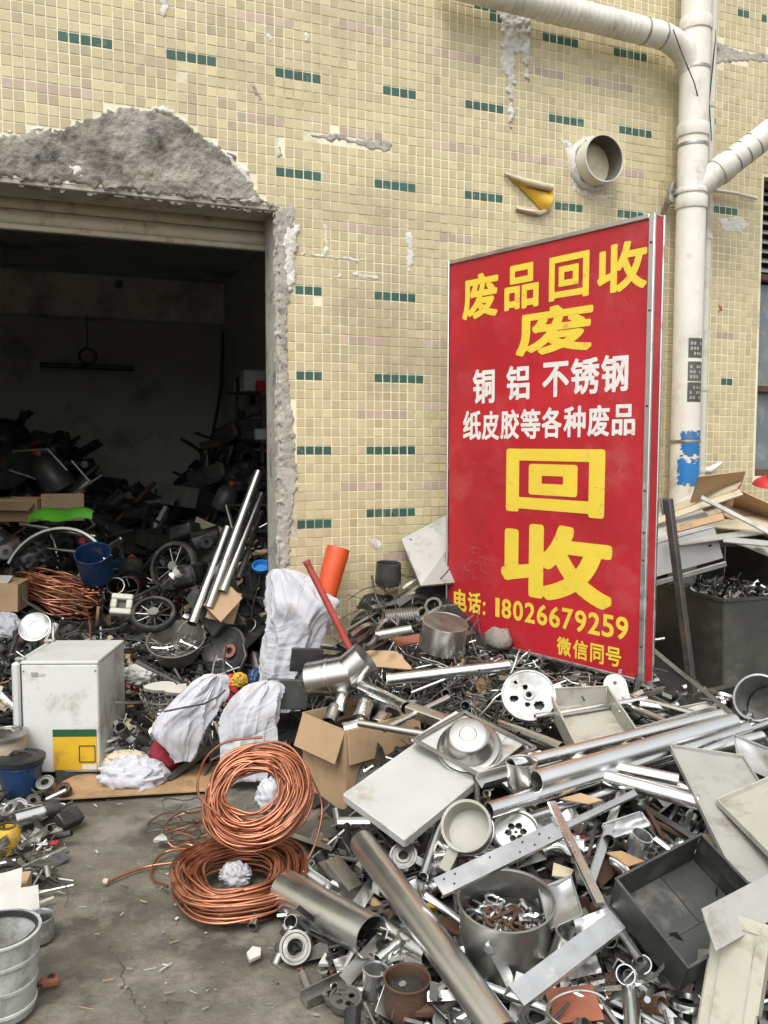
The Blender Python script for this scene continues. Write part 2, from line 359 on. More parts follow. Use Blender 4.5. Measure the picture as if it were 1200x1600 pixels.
# damaged patches: outlines on the wall face, x and z
def wp(*px): return [(W(u, v).x, W(u, v).z) for u, v in px]
def sdist(poly, P):              # signed distance, inside positive
    P = np.asarray(P, float); Q = np.asarray(poly, float); n_ = len(Q); ins = np.zeros(len(P), bool); dm = np.full(len(P), 1e9)
    for i in range(n_):
        a, b = Q[i], Q[(i + 1) % n_]; ab = b - a
        t = np.clip(((P - a) @ ab) / (ab @ ab + 1e-12), 0, 1); dm = np.minimum(dm, np.hypot(*(P - (a + t[:, None] * ab)).T))
        c = ((a[1] > P[:, 1]) != (b[1] > P[:, 1])) & (P[:, 0] < (b[0] - a[0]) * (P[:, 1] - a[1]) / (b[1] - a[1] + 1e-12) + a[0]); ins ^= c
    return np.where(ins, dm, -dm)
def rough_patch(name, poly, mat, base=.006, bulge=.02, amp=.01, fr=9.0, res=.011, edge=.012, seed=0.0, cut=.03):
    Q = np.asarray(poly); x0, z0 = Q.min(0) - .03; x1, z1 = Q.max(0) + .03
    nx, nzz = max(2, int((x1 - x0) / res)), max(2, int((z1 - z0) / res))
    xs = np.linspace(x0, x1, nx + 1); zs = np.linspace(z0, z1, nzz + 1)
    P = np.array([(x, z) for z in zs for x in xs]); sd = sdist(poly, P)
    sd = sd + np.array([.014 * nz((x, 0, z), 14, seed) + edge * nz((x, 5, z), 38, seed) for x, z in P])
    mb = MB()
    for (x, z), s in zip(P, sd):
        k = min(1, max(0, s / cut)); k = k * k * (3 - 2 * k)
        q = (x, 0, z)
        y = .02 - k * (.02 + base + bulge * min(1, max(0, s / .12)) + amp * (nz(q, fr, seed) + .7 * nz(q, fr * 3, seed) + .5 * nz(q, fr * 8, seed) + .5 * ridge(q, fr * .8, seed)))
        mb.v.append(Vector((x, min(y, .012) if s > 0 else .012, z)))
    w = nx + 1
    for j in range(nzz):
        for i in range(nx):
            a = j * w + i; q = (a, a + 1, a + w + 1, a + w)
            if max(sd[list(q)]) > -.004: mb.f.append(q); mb.m.append(0)
    o = mb.build(name, mat, bld, ang=55); return o
patch_poly = wp((-260, 215), (-120, 218), (0, 207), (50, 200), (95, 198), (125, 182), (180, 164), (240, 166), (285, 182), (305, 200), (365, 238), (393, 270), (408, 308), (440, 320), (452, 348)) + [(.045, 2.70), (-.0, DZ - .02), (-2.3, DZ - .02)]
strip_poly = [(-.0, 0), (-.0, DZ - .01)] + [(.085 + .022 * math.sin(z * 5.1) + .02 * nz((0, 0, z), 3.3), z) for z in np.arange(2.93, -.01, -.06)]
chip_defs = [
    (wp((478, 210), (520, 205), (560, 216), (615, 222), (612, 238), (575, 236), (540, 224), (490, 217)), 'plaster'),
    (wp((432, 222), (443, 222), (444, 246), (432, 248)), 'plaster'),
    (wp((505, 350), (516, 352), (514, 372), (520, 396), (503, 402)), 'crust'),
    (wp((470, 392), (520, 398), (570, 402), (568, 412), (520, 406), (470, 400)), 'crust'),
    (wp((519, 428), (560, 424), (598, 430), (596, 440), (556, 434), (520, 438)), 'crust'),
    (wp((630, 362), (644, 358), (650, 400), (642, 430), (634, 418)), 'crust'),
    (wp((412, 52), (424, 50), (434, 62), (420, 70)), 'crust'), (wp((472, 50), (486, 52), (485, 72), (473, 70)), 'crust'),
    (wp((388, 130), (396, 128), (414, 158), (404, 162)), 'plaster'),
    (wp((244, -10), (265, -10), (268, 14), (256, 30), (246, 18)), 'crust'),
    (wp((572, 838), (600, 840), (602, 860), (574, 862)), 'crust'),
    (wp((1114, 62), (1128, 66), (1160, 78), (1215, 84), (1215, 102), (1160, 96), (1112, 104)), 'plaster'),
    (wp((1118, 336), (1160, 338), (1172, 350), (1158, 368), (1128, 362)), 'crust'),
    (wp((1118, 470), (1132, 474), (1130, 490), (1120, 492)), 'terracotta'),
    (wp((868, 205), (900, 226), (896, 250), (902, 282), (930, 304), (955, 302), (972, 290), (960, 310), (930, 318), (895, 300), (884, 250)), 'crust'),
]
chip_defs += [(wp((222, 160), (262, 164), (292, 182), (304, 198), (296, 206), (272, 192), (236, 176)), 'crust'), (wp((330, 216), (362, 236), (392, 268), (404, 300), (398, 312), (380, 288), (352, 258), (326, 228)), 'crust'), (wp((0, 202), (48, 198), (92, 196), (120, 182), (124, 190), (96, 204), (50, 208), (0, 214)), 'crust'), (wp((100, 250), (130, 256), (140, 286), (112, 290)), 'crust'), (wp((170, 200), (196, 206), (190, 228), (166, 222)), 'plaster'), (wp((330, 318), (400, 300), (412, 318), (400, 326)), 'plaster')]
CHIP_OUT = {15: .014, 16: .014, 17: .012, 18: .016, 19: .016, 20: .014}
crust_poly = wp((778, -12), (832, 4), (830, 30), (829, 62), (828, 98), (826, 128), (818, 122), (815, 88), (806, 92), (804, 130), (803, 170), (800, 205), (794, 200), (793, 160), (788, 120), (781, 100), (783, 60), (779, 30))
rough_patch('concrete_patch', patch_poly, 'concrete', .008, .008, .007, 17, .0075, .026)
rough_patch('plaster_edge', strip_poly, 'plaster', .007, .004, .0032, 26, .008, .016, 3.0, .012)
rough_patch('lime_crust', crust_poly, 'crust', .008, .006, .008, 26, .008, .022, 9.0, .012)
for i, (po, mt) in enumerate(chip_defs): rough_patch('plaster_chip', po, mt, .003 + CHIP_OUT.get(i, 0), .001, .0022, 30, .008, .018 if i > 14 else .014, 5.0 + i, .03 if i > 14 else .012)
jag = wp((446, 350), (468, 352), (466, 380), (462, 408), (464, 440), (452, 470), (444, 460), (440, 380))
rough_patch('plaster_chip', jag, 'crust', .012, .006, .006, 26, .008, .02, 22.0, .012)

# tiles, each its own chamfered piece on the grout bed
def tidx(u, v): p = W(u, v); return p.x / PIT, p.z / PIT
green, pink = set(), set()
GD = [(90, 175, 62), (265, 342, 90), (432, 500, 118), (604, 653, 148), (727, 790, 168), (852, 912, 186), (963, 1018, 202), (434, 500, 276), (583, 652, 295), (727, 790, 311), (868, 910, 324),
      (970, 1010, 337), (465, 513, 455), (584, 652, 465), (458, 502, 594), (584, 658, 591), (458, 514, 709), (575, 648, 697), (462, 515, 817), (577, 648, 801), (740, 772, 5), (762, 782, 32),
      (850, 902, 58), (960, 1008, 80), (1150, 1170, 16), (1187, 1197, 24), (1111, 1122, 186), (1119, 1155, 329), (1125, 1148, 597), (1120, 1150, 745), (730, 760, 597), (735, 775, 700)]
PD = [(15, 150, 132), (368, 455, 30), (526, 590, 40), (680, 750, 82), (827, 880, 117), (920, 990, 135), (680, 755, 235), (800, 875, 252), (372, 450, 188), (530, 600, 210), (525, 620, 360), (540, 602, 530),
      (560, 640, 645), (665, 705, 535), (665, 705, 640), (665, 700, 755), (540, 602, 760), (600, 690, 870), (600, 615, 60), (690, 735, 372), (940, 1010, 270), (1120, 1160, 520)]
for S_, L_ in ((green, GD), (pink, PD)):
    for a, b, v in L_:
        xm, zm = tidx((a + b) / 2, v); k = max(1, round(tidx(b, v)[0] - tidx(a, v)[0])); i0 = round(xm - k / 2)
        for i in range(k): S_.add((i0 + i, math.floor(zm)))
pink -= green
cells = [(i, j) for i in range(-46, 86) for j in range(0, 103)]
cx = np.array([((i + .5) * PIT, (j + .5) * PIT) for i, j in cells])
bad = np.zeros(len(cells), bool)
half = PIT * .5
bad |= (cx[:, 0] < half * .9) & (cx[:, 1] < DZ + half)
bad |= (cx[:, 0] > WX0 - half) & (cx[:, 0] < WX1 + half) & (cx[:, 1] > WZ0 - half) & (cx[:, 1] < WZ1 + half)
jn = np.array([.02 * nz((x, 0, z), 11) for x, z in cx])
for po in [patch_poly, strip_poly]: bad |= sdist(po, cx) + jn > .000
for po, mt in chip_defs[:2] + chip_defs[11:12]: bad |= sdist(po, cx) > -.008
vc = W(933, 259)
bad |= np.hypot(cx[:, 0] - vc.x, cx[:, 1] - vc.z) < .13
R2 = random.Random(3)
def tile_geo(x, z, r):           # 8 points: foot ring and chamfered face ring
    g = PIT * .5 - .0031; y0 = -.0002; y1 = -.0022 - r.uniform(0, .0006); c = .0011
    tx, tz = r.uniform(-.0006, .0006), r.uniform(-.0006, .0006); x += r.uniform(-.0006, .0006); z += r.uniform(-.0006, .0006)
    vs = [(x + sx * g, y0, z + sz * g) for sx, sz in ((-1, -1), (1, -1), (1, 1), (-1, 1))] + [(x + sx * (g - c), y1 + sx * tx + sz * tz, z + sz * (g - c)) for sx, sz in ((-1, -1), (1, -1), (1, 1), (-1, 1))]
    return vs, [(4, 5, 6, 7), (0, 1, 5, 4), (1, 2, 6, 5), (2, 3, 7, 6), (3, 0, 4, 7)]
def tint_mesh(me, per_face):
    a = me.attributes.new('tint', 'FLOAT', 'FACE'); a.data.foreach_set('value', per_face)
variants = {}
for key in ('tile', 'tile_green', 'tile_pink'):
    variants[key] = []
    for k in range(10):
        mb = MB(); mb.add(*tile_geo(0, 0, R2)); me = mb.mesh('tile', key, 0); tint_mesh(me, [k / 9] * 5); variants[key].append(me)
near, rest = [], []
for (i, j), (x, z), b in zip(cells, cx, bad):
    if b: continue
    if R2.random() < .0006: continue            # a few have fallen off
    p = Vector((x, 0, z)); d = p - CAM; zc = d.dot(FW); u = 600 + F * d.dot(RT) / zc; v = 800 - F * d.dot(UP) / zc
    if (i, j) in green or (i, j) in pink:
        key = 'tile_green' if (i, j) in green else 'tile_pink'
        o = link('green_tile' if key == 'tile_green' else 'pink_tile', R2.choice(variants[key]), facade); o.location = (x, 0, z); continue
    inv = -5 < u < 1205 and -5 < v < 1000
    (near if inv else rest).append((zc, x, z))
near.sort(); rest += near[300:]
for zc, x, z in near[:300]:
    o = link('tile', R2.choice(variants['tile']), facade); o.location = (x, 0, z)
tm = MB(); tv = []
for zc, x, z in rest:
    vs, fs = tile_geo(x, z, R2); tm.add(vs, fs); tv += [min(1, max(0, R2.gauss(.5, .22)))] * 5
me = tm.mesh('tile_field', 'tile', 0); tint_mesh(me, tv); kind(link('tile_field', me, facade), 'stuff')

# window with louvres at the far end of the wall
wf = MB()
for x in (WX0 + .03, WX0 + .62, WX1 - .03): wf.box(.05, .06, WZ1 - WZ0, c=(x, .09, (WZ0 + WZ1) / 2), b=.004)
for z in (WZ0 + .025, 2.02, 2.80, WZ1 - .025): wf.box(WX1 - WX0 - .11, .05, .045, c=((WX0 + WX1) / 2, .094, z), b=.004)
win = wf.build('window', 'rust', bld)
pn = MB(); pn.box(WX1 - WX0, .006, 1.36, c=((WX0 + WX1) / 2, .13, WZ0 + .68)); pn.build('pane', 'glass', win)
for k in range(9):
    lm = MB(); lm.box(WX1 - WX0 - .08, .075, .008, M=TR((WX0 + WX1) / 2, .11, 2.86 + k * .066) @ RX(35), b=.002); lm.build('louvre', 'grey_paint', win)
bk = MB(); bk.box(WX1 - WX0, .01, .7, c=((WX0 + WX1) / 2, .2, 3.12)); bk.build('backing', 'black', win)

# ------------------------------------------------------------------ roller shutter in the doorway head
SHZ = (W(300, 381, .30).z + W(60, 357, .30).z) / 2
sh = thing('roller_shutter', 'rolled-up cream metal shutter with rust stains under the concrete lintel', 'shutter', (DX0, .31, SHZ))
for k in range(4):
    sm = MB(); h = .075
    pr = [(-.006, 0), (-.014, .01), (-.018, .03), (-.018, .05), (-.010, h - .006), (-.004, h), (.004, h), (.004, 0)]
    vs = [(x, y, z) for x in (-.1, .06 - DX0) for y, z in pr]; m = len(pr)
    sm.add(vs, [(i, (i + 1) % m, m + (i + 1) % m, m + i) for i in range(m)] + [tuple(range(m))[::-1], tuple(range(m, 2 * m))], M=TR(0, 0, .02 + k * .078)); sm.build('slat', 'shutter', sh, ang=30)
br = MB(); br.box(.1 - DX0, .045, .03, c=(-DX0 / 2, -.002, .004), b=.005); br.build('bottom_rail', 'shutter', sh)
gr = MB(); gr.box(.03, .05, 2.9, c=(-DX0 + .03, -.01, -1.25), b=.003); gr.build('guide_rail', 'iron', sh)

# ------------------------------------------------------------------ pipes on the wall
def coupling(mb, r, z, h=.06, t=.007): mb.lathe([(r - .002, z - h / 2), (r + t * .8, z - h / 2), (r + t, z - h / 2 + .006), (r + t, z + h / 2 - .006), (r + t * .8, z + h / 2), (r - .002, z + h / 2)], 32)
pc = W(1077, 440, -.15); PXc = pc.x; PR = .092
dp = thing('drain_pipe', 'thick white plastic drainpipe running down the wall behind the red sign', 'pipe', (PXc, -.15, 0))
b = MB(); b.lathe([(PR, .0), (PR, 5.3)], 40); b.build('pipe', 'pvc', dp)
def zof(v): return W(1077, v, -.15).z
for v in (38, 205, 300, 318):
    c = MB(); coupling(c, PR, zof(v), .075 if v != 300 else .03, .009); c.build('coupling', 'pvc', dp)
for v in (228, 690, 108):
    c = MB(); coupling(c, PR, zof(v), .02, .004); c.build('strap', 'dull_steel', dp)
for k, (v, mt) in enumerate(((546, 'ink'), (582, 'ink'), (614, 'dull_steel'))):      # small stickers on the pipe
    st = MB(); z = zof(v); st.lathe([(PR + .0015, z - .062), (PR + .002, z + .062)], 10, a0=math.radians(-128), a1=math.radians(-62)); sto = st.build('sticker', ['bin_paint'], dp)
    tl = MB()
    for row in range(3):
        for q in range(4):
            if (row + q + k) % 4: a = math.radians(-120 + q * 13); tl.lathe([(PR + .003, z - .045 + row * .032), (PR + .0035, z - .026 + row * .032)], 3, a0=a, a1=a + math.radians(9))
    tl.build('print', 'grey_paint', sto)
for k, (v, hz_, am, aw) in enumerate(((693, .07, -100, 42), (737, .075, -105, 46))):   # rough blue paint smears
    pb = MB(); z = zof(v); na, nb_ = 70, 44; r_ = PR + .0022 + k * .0004; ids = {}
    for i in range(na + 1):
        for j in range(nb_ + 1):
            s_, t_ = i / na * 2 - 1, j / nb_ * 2 - 1; a = math.radians(am + aw * 1.2 * s_); ids[i, j] = len(pb.v)
            pb.v.append(Vector((r_ * math.cos(a), r_ * math.sin(a), z + hz_ * 1.2 * t_)))
    for i in range(na):
        for j in range(nb_):
            s_, t_ = (i + .5) / na * 2 - 1, (j + .5) / nb_ * 2 - 1; q = (s_ * 1.6, t_ * 1.6, k * 5.0)
            if 1 - max(abs(s_), abs(t_)) * 1.05 + .45 * nz(q, 1.4) + .3 * nz(q, 5) + .25 * nz((s_ * 3, t_ * 9, 2 + k), 1) > .02: pb.f.append((ids[i, j], ids[i + 1, j], ids[i + 1, j + 1], ids[i, j + 1])); pb.m.append(0)
    pb.build('paint_smear', 'bright_blue', dp, ang=60)
# overhead branch with its elbow
A = W(700, -28, -.15); Bq = W(1036, 56, -.15); Cq = Vector((PXc, -.15, zof(150)))
path = [A, A.lerp(Bq, .5), Bq]
Pm = Vector((PXc - .005, -.15, Bq.z - .05))
for t in np.linspace(.12, 1, 9): path.append((1 - t) ** 2 * Bq + 2 * t * (1 - t) * Pm + t * t * (Cq + Vector((0, 0, .05))))
ob = thing('overhead_pipe', 'white plastic pipe crossing the top of the wall into an elbow', 'pipe', A)
b = MB(); b.tube([p - A for p in path], .078, 32); b.build('pipe', 'pvc', ob, ang=50)
dirx = (Bq - A).normalized()
for t in (.3, .62, .9, .99):
    c = MB(); p = A.lerp(Bq, t) - A; coupling(c, .078, 0, .012, .003); c.build('strap', 'dull_steel' if t > .85 else 'pvc', ob, FR(p, dirx))
wr = MB()
for k in range(24): c = .25 + k * .026; wr.lathe([(.0785, -.006), (.0805, 0), (.0785, .006)], 24, M=FR(A.lerp(Bq, c) - A, dirx + Vector((0, .0, rr(-.15, .15)))))
kind(wr.build('tape_wrap', 'pvc', ob), 'stuff')
# side branch
Y0 = Vector((PXc, -.15, zof(300))); Y1 = W(1215, 198, -.34)
sb = thing('branch_pipe', 'white plastic branch pipe rising from the drainpipe towards the window', 'pipe', Y0)
dY = (Y1 - Y0); b = MB(); b.tube([(0, 0, 0), dY * .5, dY * 1.7], .083, 32); b.build('pipe', 'pvc', sb)
for t in (.35, .48, .6, .72, .95):
    c = MB(); coupling(c, .083, 0, .07 if t == .35 else .01, .008 if t == .35 else .002); c.build('coupling' if t == .35 else 'strap', 'pvc' if t == .35 else 'dull_steel', sb, FR(dY * t, dY))
tp = thing('thin_pipe', 'thin white plastic pipe beside the thick drainpipe', 'pipe', (W(1104, 440, -.04).x, -.035, 1.25))
b = MB(); b.tube([(0, 0, 0), (0, 0, 4.1)], .027, 16); b.build('pipe', 'pvc', tp)
for z in (.2, .75, 1.75, 2.6): c = MB(); coupling(c, .027, z, .035, .005); c.build('clip', 'pvc', tp)
tap = MB(); tap.tube([(.02, 0, .20), (.07, -.01, .2), (.10, -.02, .22), (.15, -.03, .25)], [.018, .026, .02, .012], 10); tap.build('spout', 'pvc', tp)
# loose black cable
cbp = [W(1115, -10, -.05), W(1118, 60, -.06), W(1108, 160, -.08), W(1112, 220, -.1)]
c = MB(); c.tube(cbp, .004, 6); solo('hanging_cable', c, 'rubber', 'thin black cable hanging beside the top of the drainpipe', 'cable')
cbp = [W(1052, 46, -.24), W(1065, 82, -.26), W(1085, 130, -.25), W(1098, 180, -.2), W(1106, 224, -.1)]
c = MB(); c.tube(cbp, .004, 6); solo('tie_wire', c, 'rubber', 'black wire drooping from the pipe elbow across the drainpipe', 'wire')
# vent stub
vs_ = thing('vent_pipe', 'short open plastic vent pipe sticking out of the tiled wall', 'pipe', FR((vc.x - .045, .02, vc.z), (0, -1, .0), (1, 0, 0)))
b = MB(); b.pipe(.16, .142, .007, 40); b.build('pipe', 'pvc', vs_)
b = MB(); b.lathe([(.1335, .012), (.1335, .152)], 40); b.build('bore', 'shaded_bore', vs_)  # dark liner stands in for the shade inside the pipe
b = MB(); b.lathe([(.144, .02), (.168, .024), (.165, .04), (.15, .055), (.143, .06)], 40); b.warp(.012, 25); b.build('mortar_ring', 'crust', vs_, ang=60)
b = MB(); b.lathe([(0, .012), (.131, .012)], 32); b.build('inside', 'black', vs_)  # black disc standing in for the unlit depth of the pipe
# torn yellow sheet
def flap(pts, mat, label, name, cat, curl=.04):
    o = pts[0]; mb = MB(); k = 14; a, b_, c_ = pts; L0 = []
    for i in range(k + 1):
        for j in range(k + 1 - i):
            s, t = i / k, j / k; p = a + (b_ - a) * s + (c_ - a) * t
            p = p + Vector((0, -.012 - curl * (s * t * 4 + .6 * max(0, s + t - .7) ** 2) + .008 * nz(p, 16), 0)); L0.append(p - o)
    ids = {}; q = 0
    for i in range(k + 1):
        for j in range(k + 1 - i): ids[i, j] = q; q += 1
    fs = []
    for i in range(k):
        for j in range(k - i):
            fs.append((ids[i, j], ids[i + 1, j], ids[i, j + 1]))
            if j < k - i - 1: fs.append((ids[i + 1, j], ids[i + 1, j + 1], ids[i, j + 1]))
    mb.add(L0, fs)
    nb = len(mb.v); mb.v += [p + Vector((0, .003, 0)) for p in mb.v[:nb]]; mb.f += [tuple(i + nb for i in f[::-1]) for f in fs]; mb.m += [0] * len(fs)
    return mb, o
mb, o = flap((W(790, 273), W(862, 298), W(850, 334)), 'yellow', '', '', '')
fp = thing('torn_sheet', 'torn yellow sheet peeling off the wall beside the vent pipe', 'sheet', o); mb.build('flap', 'yellow', fp, ang=60)
r1 = MB(); r1.tube([W(788, 271, -.02) - o, W(822, 284, -.05) - o, W(862, 294, -.04) - o], [.008, .02, .024], 10); r1.build('curled_edge', 'pale_card', fp)
r2 = MB(); r2.tube([W(806, 326, -.012) - o, W(826, 331, -.02) - o, W(842, 333, -.02) - o, W(862, 326, -.015) - o], [.01, .016, .02, .008], 8).warp(.012, 30); r2.build('scrap_edge', 'pale_card', fp)
hk = MB(); p0 = W(1037, 330, -.02); hk.tube([(0, 0, 0), (-.01, -.05, .05), (.0, -.07, .12), (.03, -.05, .16)], .018, 8); hk.lathe([(0, -.02), (.03, -.015), (.03, .015), (0, .02)], 14, M=TR(0, -.07, .06) @ RX(80)); solo('wall_hook', hk, 'dull_steel', 'small metal hook on the wall above the corner of the red sign', 'hook', TR(*p0))
cd_ = MB(); cd_.tube([W(1108, 296, -.03), W(1150, 302, -.03), W(1182, 310, -.03)], .012, 8); solo('wall_conduit', cd_, 'pvc', 'thin conduit running from the thin pipe to the window', 'conduit')

# ------------------------------------------------------------------ the red sign
BL, BR = G(696, 990, .54), G(1004, 1066, .54)
sx = (BR - BL); SW = sx.length; sx.normalize(); SH = 2.09
szd = (Vector((0, 0, 1)) + sx * .012).normalized(); sn = sx.cross(szd).normalized()      # sn points to the viewer
if sn.dot(CAM - BL) < 0: sn = -sn
SM = Matrix((sx, szd, sn)).transposed().to_4x4(); SM.translation = BL - sn * 0
sign = thing('recycling_sign', 'tall red signboard with yellow and white Chinese lettering standing on the scrap', 'sign', SM)
TH = .085
b = MB(); b.box(SW - .03, SH - .03, TH - .012, c=(SW / 2, SH / 2, -TH / 2)); 
panel = b.build('panel', 'sign_red', sign, ang=0)
def bar(x0, y0, x1, y1, z0=-TH, z1=.0):
    m = MB(); m.box(x1 - x0, y1 - y0, z1 - z0, c=((x0 + x1) / 2, (y0 + y1) / 2, (z0 + z1) / 2), b=.003); return m
for a in ((0, 0, .012, SH), (SW - .03, 0, SW, SH)):
    bar(*a, z0=-.012, z1=.004).build('edge_frame', 'alu', sign)
for a in ((.0125, 0, SW - .0305, .016), (.0125, SH - .02, SW - .0305, SH)): bar(*a, z0=-.012, z1=.0035).build('edge_frame', 'alu', sign)
bar(SW - .03, 0, SW, SH, -TH, -TH + .016).build('edge_frame', 'alu', sign); bar(0, 0, .014, SH, -TH, -TH + .014).build('edge_frame', 'alu', sign)
b = MB(); b.box(.004, SH - .004, TH - .03, c=(SW - .006, SH / 2, -TH / 2 + .002)); b.build('side_panel', 'sign_red', sign)
b = MB(); b.box(SW - .004, .006, TH - .03, c=(SW / 2, SH - .006, -TH / 2)); b.build('top_cap', 'alu', sign)
for k, t in enumerate((.08, .27, .33, .42, .6, .8, .94)):
    b = MB(); b.lathe([(0, .0062), (.004, .0055), (.006, .003), (.006, .0)], 10); b.build('rivet', 'iron', sign, TR(SW - .015, SH * t, .003))
def loc(u, v): p = onplane(u, v, BL, sn); q = p - BL; return q.dot(sx), q.dot(szd)
def glyphs(body):
    c = bpy.data.curves.new('lettering', 'FONT'); c.body = body; c.resolution_u = 4
    o = bpy.data.objects.new('lettering', c); COL.objects.link(o); bpy.context.view_layer.update()
    me = bpy.data.meshes.new_from_object(o.evaluated_get(bpy.context.evaluated_depsgraph_get()))
    vs = np.array([v.co[:] for v in me.vertices]); fs = [tuple(p.vertices) for p in me.polygons]
    bpy.data.objects.remove(o); bpy.data.curves.remove(c); bpy.data.meshes.remove(me)
    return vs, fs
def put(mb, body, box, bold):          # box: left, top, right, bottom on the photograph at the text's middle
    vs, fs = glyphs(body); mn, mx = vs.min(0), vs.max(0)
    u0, v0, u1, v1, dv0, dv1 = box
    um = (u0 + u1) / 2; x0 = loc(u0, (v0 + v1) / 2 - 0)[0]; x1 = loc(u1, (v0 + v1) / 2)[0]; y1 = loc(um, v0)[1]; y0 = loc(um, v1)[1]
    bx = bold * (y1 - y0); x0 += bx; x1 -= bx; y0 += bx; y1 -= bx
    k = 20; P = np.zeros((len(vs), 3)); P[:, 0] = x0 + (vs[:, 0] - mn[0]) / (mx[0] - mn[0]) * (x1 - x0); P[:, 1] = y0 + (vs[:, 1] - mn[1]) / (mx[1] - mn[1]) * (y1 - y0)
    for i in range(k + 1):             # heavy strokes: the glyph laid over itself round a small ring
        a = 2 * math.pi * i / k; rd = 0 if i == k else bx
        sq = max(abs(math.cos(a)), abs(math.sin(a))); Q = P.copy(); Q[:, 0] += rd * math.cos(a) / sq ** .6; Q[:, 1] += rd * math.sin(a) / sq ** .6; Q[:, 2] = -.0052 + i * .00006
        mb.add([tuple(q) for q in Q], fs)
def line(chars, mat, bold):
    for ch, u0, v0, u1, v1 in chars:
        m = MB(); put(m, ch, (u0, v0, u1, v1, 0, 0), bold); m.build('lettering', mat, panel, ang=0)
line([('废', 721, 428, 776, 498), ('品', 786, 414, 839, 484), ('回', 855, 399, 917, 469), ('收', 930, 381, 1007, 458)], 'sign_yellow', .035)
line([('废', 804, 479, 923, 554)], 'sign_yellow', .04)
line([('铜', 737, 577, 771, 631), ('铝', 789, 572, 825, 626), ('不', 845, 567, 886, 622), ('锈', 889, 561, 933, 618), ('钢', 936, 556, 978, 615)], 'sign_white', .028)
line([('纸', 722, 642, 750, 688), ('皮', 751, 643, 778, 688), ('胶', 780, 641, 809, 687), ('等', 811, 640, 842, 687), ('各', 844, 638, 875, 686), ('种', 878, 636, 912, 685), ('废', 915, 635, 949, 684), ('品', 953, 634, 989, 683)], 'sign_white', .026)
line([('回', 789, 703, 942, 806)], 'sign_yellow', .055)
line([('收', 781, 822, 955, 942)], 'sign_yellow', .055)
dg = [('电', 708, 921, 728, 955), ('话', 730, 926, 750, 959), (':', 753, 941, 757, 962)]
x = 769.0
for i, ch in enumerate('18026679259'):
    w = 14.4 + i * .5 - (4 if ch == '1' else 0); top = 935 + (x - 769) * .165; hgt = 30 + i * .62
    dg.append((ch, x + (3.5 if ch == '1' else 0), top, x + (10 if ch == '1' else w), top + hgt)); x += w + 2.8
line(dg, 'sign_yellow', .03)
line([('微', 868, 998, 890, 1027), ('信', 893, 1003, 916, 1033), ('同', 920, 1009, 941, 1039), ('号', 944, 1014, 968, 1044)], 'sign_yellow', .024)
Rq = random.Random(5)       # pale scratches in the vinyl
for (u0, v0, u1, v1, n_) in ((732, 855, 762, 905, 22), (720, 880, 735, 900, 7), (960, 1040, 985, 1058, 8), (880, 640, 1000, 900, 8), (730, 540, 760, 800, 6), (960, 420, 1010, 760, 8)):
    for k in range(n_):
        u, v = Rq.uniform(u0, u1), Rq.uniform(v0, v1); x0, y0 = loc(u, v); a = Rq.choice((0, 0, 1.57, Rq.uniform(0, 3))); L = Rq.uniform(.015, .06); w = Rq.uniform(.0006, .0013)
        m = MB(); dx, dy = math.cos(a) * L, math.sin(a) * L; m.add([(x0 - dy / L * w, y0 + dx / L * w, -.0035), (x0 + dx, y0 + dy, -.0035), (x0 + dy / L * w, y0 - dx / L * w, -.0035), (x0 - dx * .1, y0 - dy * .1, -.0035)], [(0, 1, 2, 3)]); m.build('scratch', 'sign_pale', panel, ang=0)
# prop behind the sign
p0 = BR + szd * .83 - sn * (TH + .035) + sx * .02; p1 = G(1084, 1096, .42)
M, L = AB(p0, p1, sn); b = MB(); b.box(.034, .034, L, c=(0, 0, L / 2), b=.003); pr = thing('sign_prop', 'dark steel prop leaning behind the right edge of the red sign', 'prop', M); b.build('bar', 'iron', pr)
b = MB(); b.box(.05, .01, .08, c=(0, .022, .03), b=.002); b.build('clamp', 'dull_steel', pr)
b = MB(); b.box(.05, .04, .05, c=(0, 0, L - .02), b=.004); b.build('foot', 'iron', pr)

# ------------------------------------------------------------------ heaps: height fields through measured points
HP = [(560, 1600, 0), (450, 1520, 0), (430, 1400, 0), (470, 1290, 0), (300, 1400, 0), (200, 1500, 0), (430, 1200, 0), (400, 1600, 0), (250, 1300, 0), (330, 1280, 0), (350, 1480, 0), (300, 1600, 0), (500, 1620, 0), (400, 1320, 0), (430, 1340, 0), (440, 1460, 0), (470, 1560, 0), (150, 1400, 0), (200, 1280, 0), (300, 1240, 0), (380, 1230, 0), (600, 1600, .02), (700, 1600, .06), (850, 1600, .10), (1000, 1600, .13), (1200, 1600, .16),
      (510, 1420, .05), (600, 1450, .09), (620, 1350, .16), (520, 1320, .07), (750, 1450, .15), (850, 1450, .18), (1000, 1450, .22), (1200, 1450, .26),
      (650, 1280, .22), (750, 1300, .26), (850, 1300, .30), (1000, 1300, .32), (1200, 1300, .35), (650, 1150, .36), (750, 1150, .42), (850, 1150, .44), (1000, 1150, .44), (1200, 1150, .40),
      (520, 1190, .05), (600, 1190, .12), (600, 1080, .42), (700, 1050, .49), (850, 1060, .50), (1000, 1080, .49), (1100, 1100, .38), (1200, 1100, .26), (500, 1050, .30), (480, 960, .40), (560, 980, .53), (650, 960, .66), (590, 915, .80), (680, 900, .86),
      (1100, 1050, .20), (1200, 1050, .15), (1450, 1300, .3), (1450, 1600, .1), (1450, 1100, .2), (1300, 1450, .25), (430, 1100, .18), (455, 1000, .32)]
HC = [tuple(G(*p)) for p in HP] + [(.25, -.08, .5), (.55, -.05, .82), (1.0, -.05, .95), (1.6, -.1, .62), (2.2, -.2, .45), (3.0, -.2, .40), (3.6, -.3, .35), (2.6, -.9, .2), (.1, -.3, .25)]
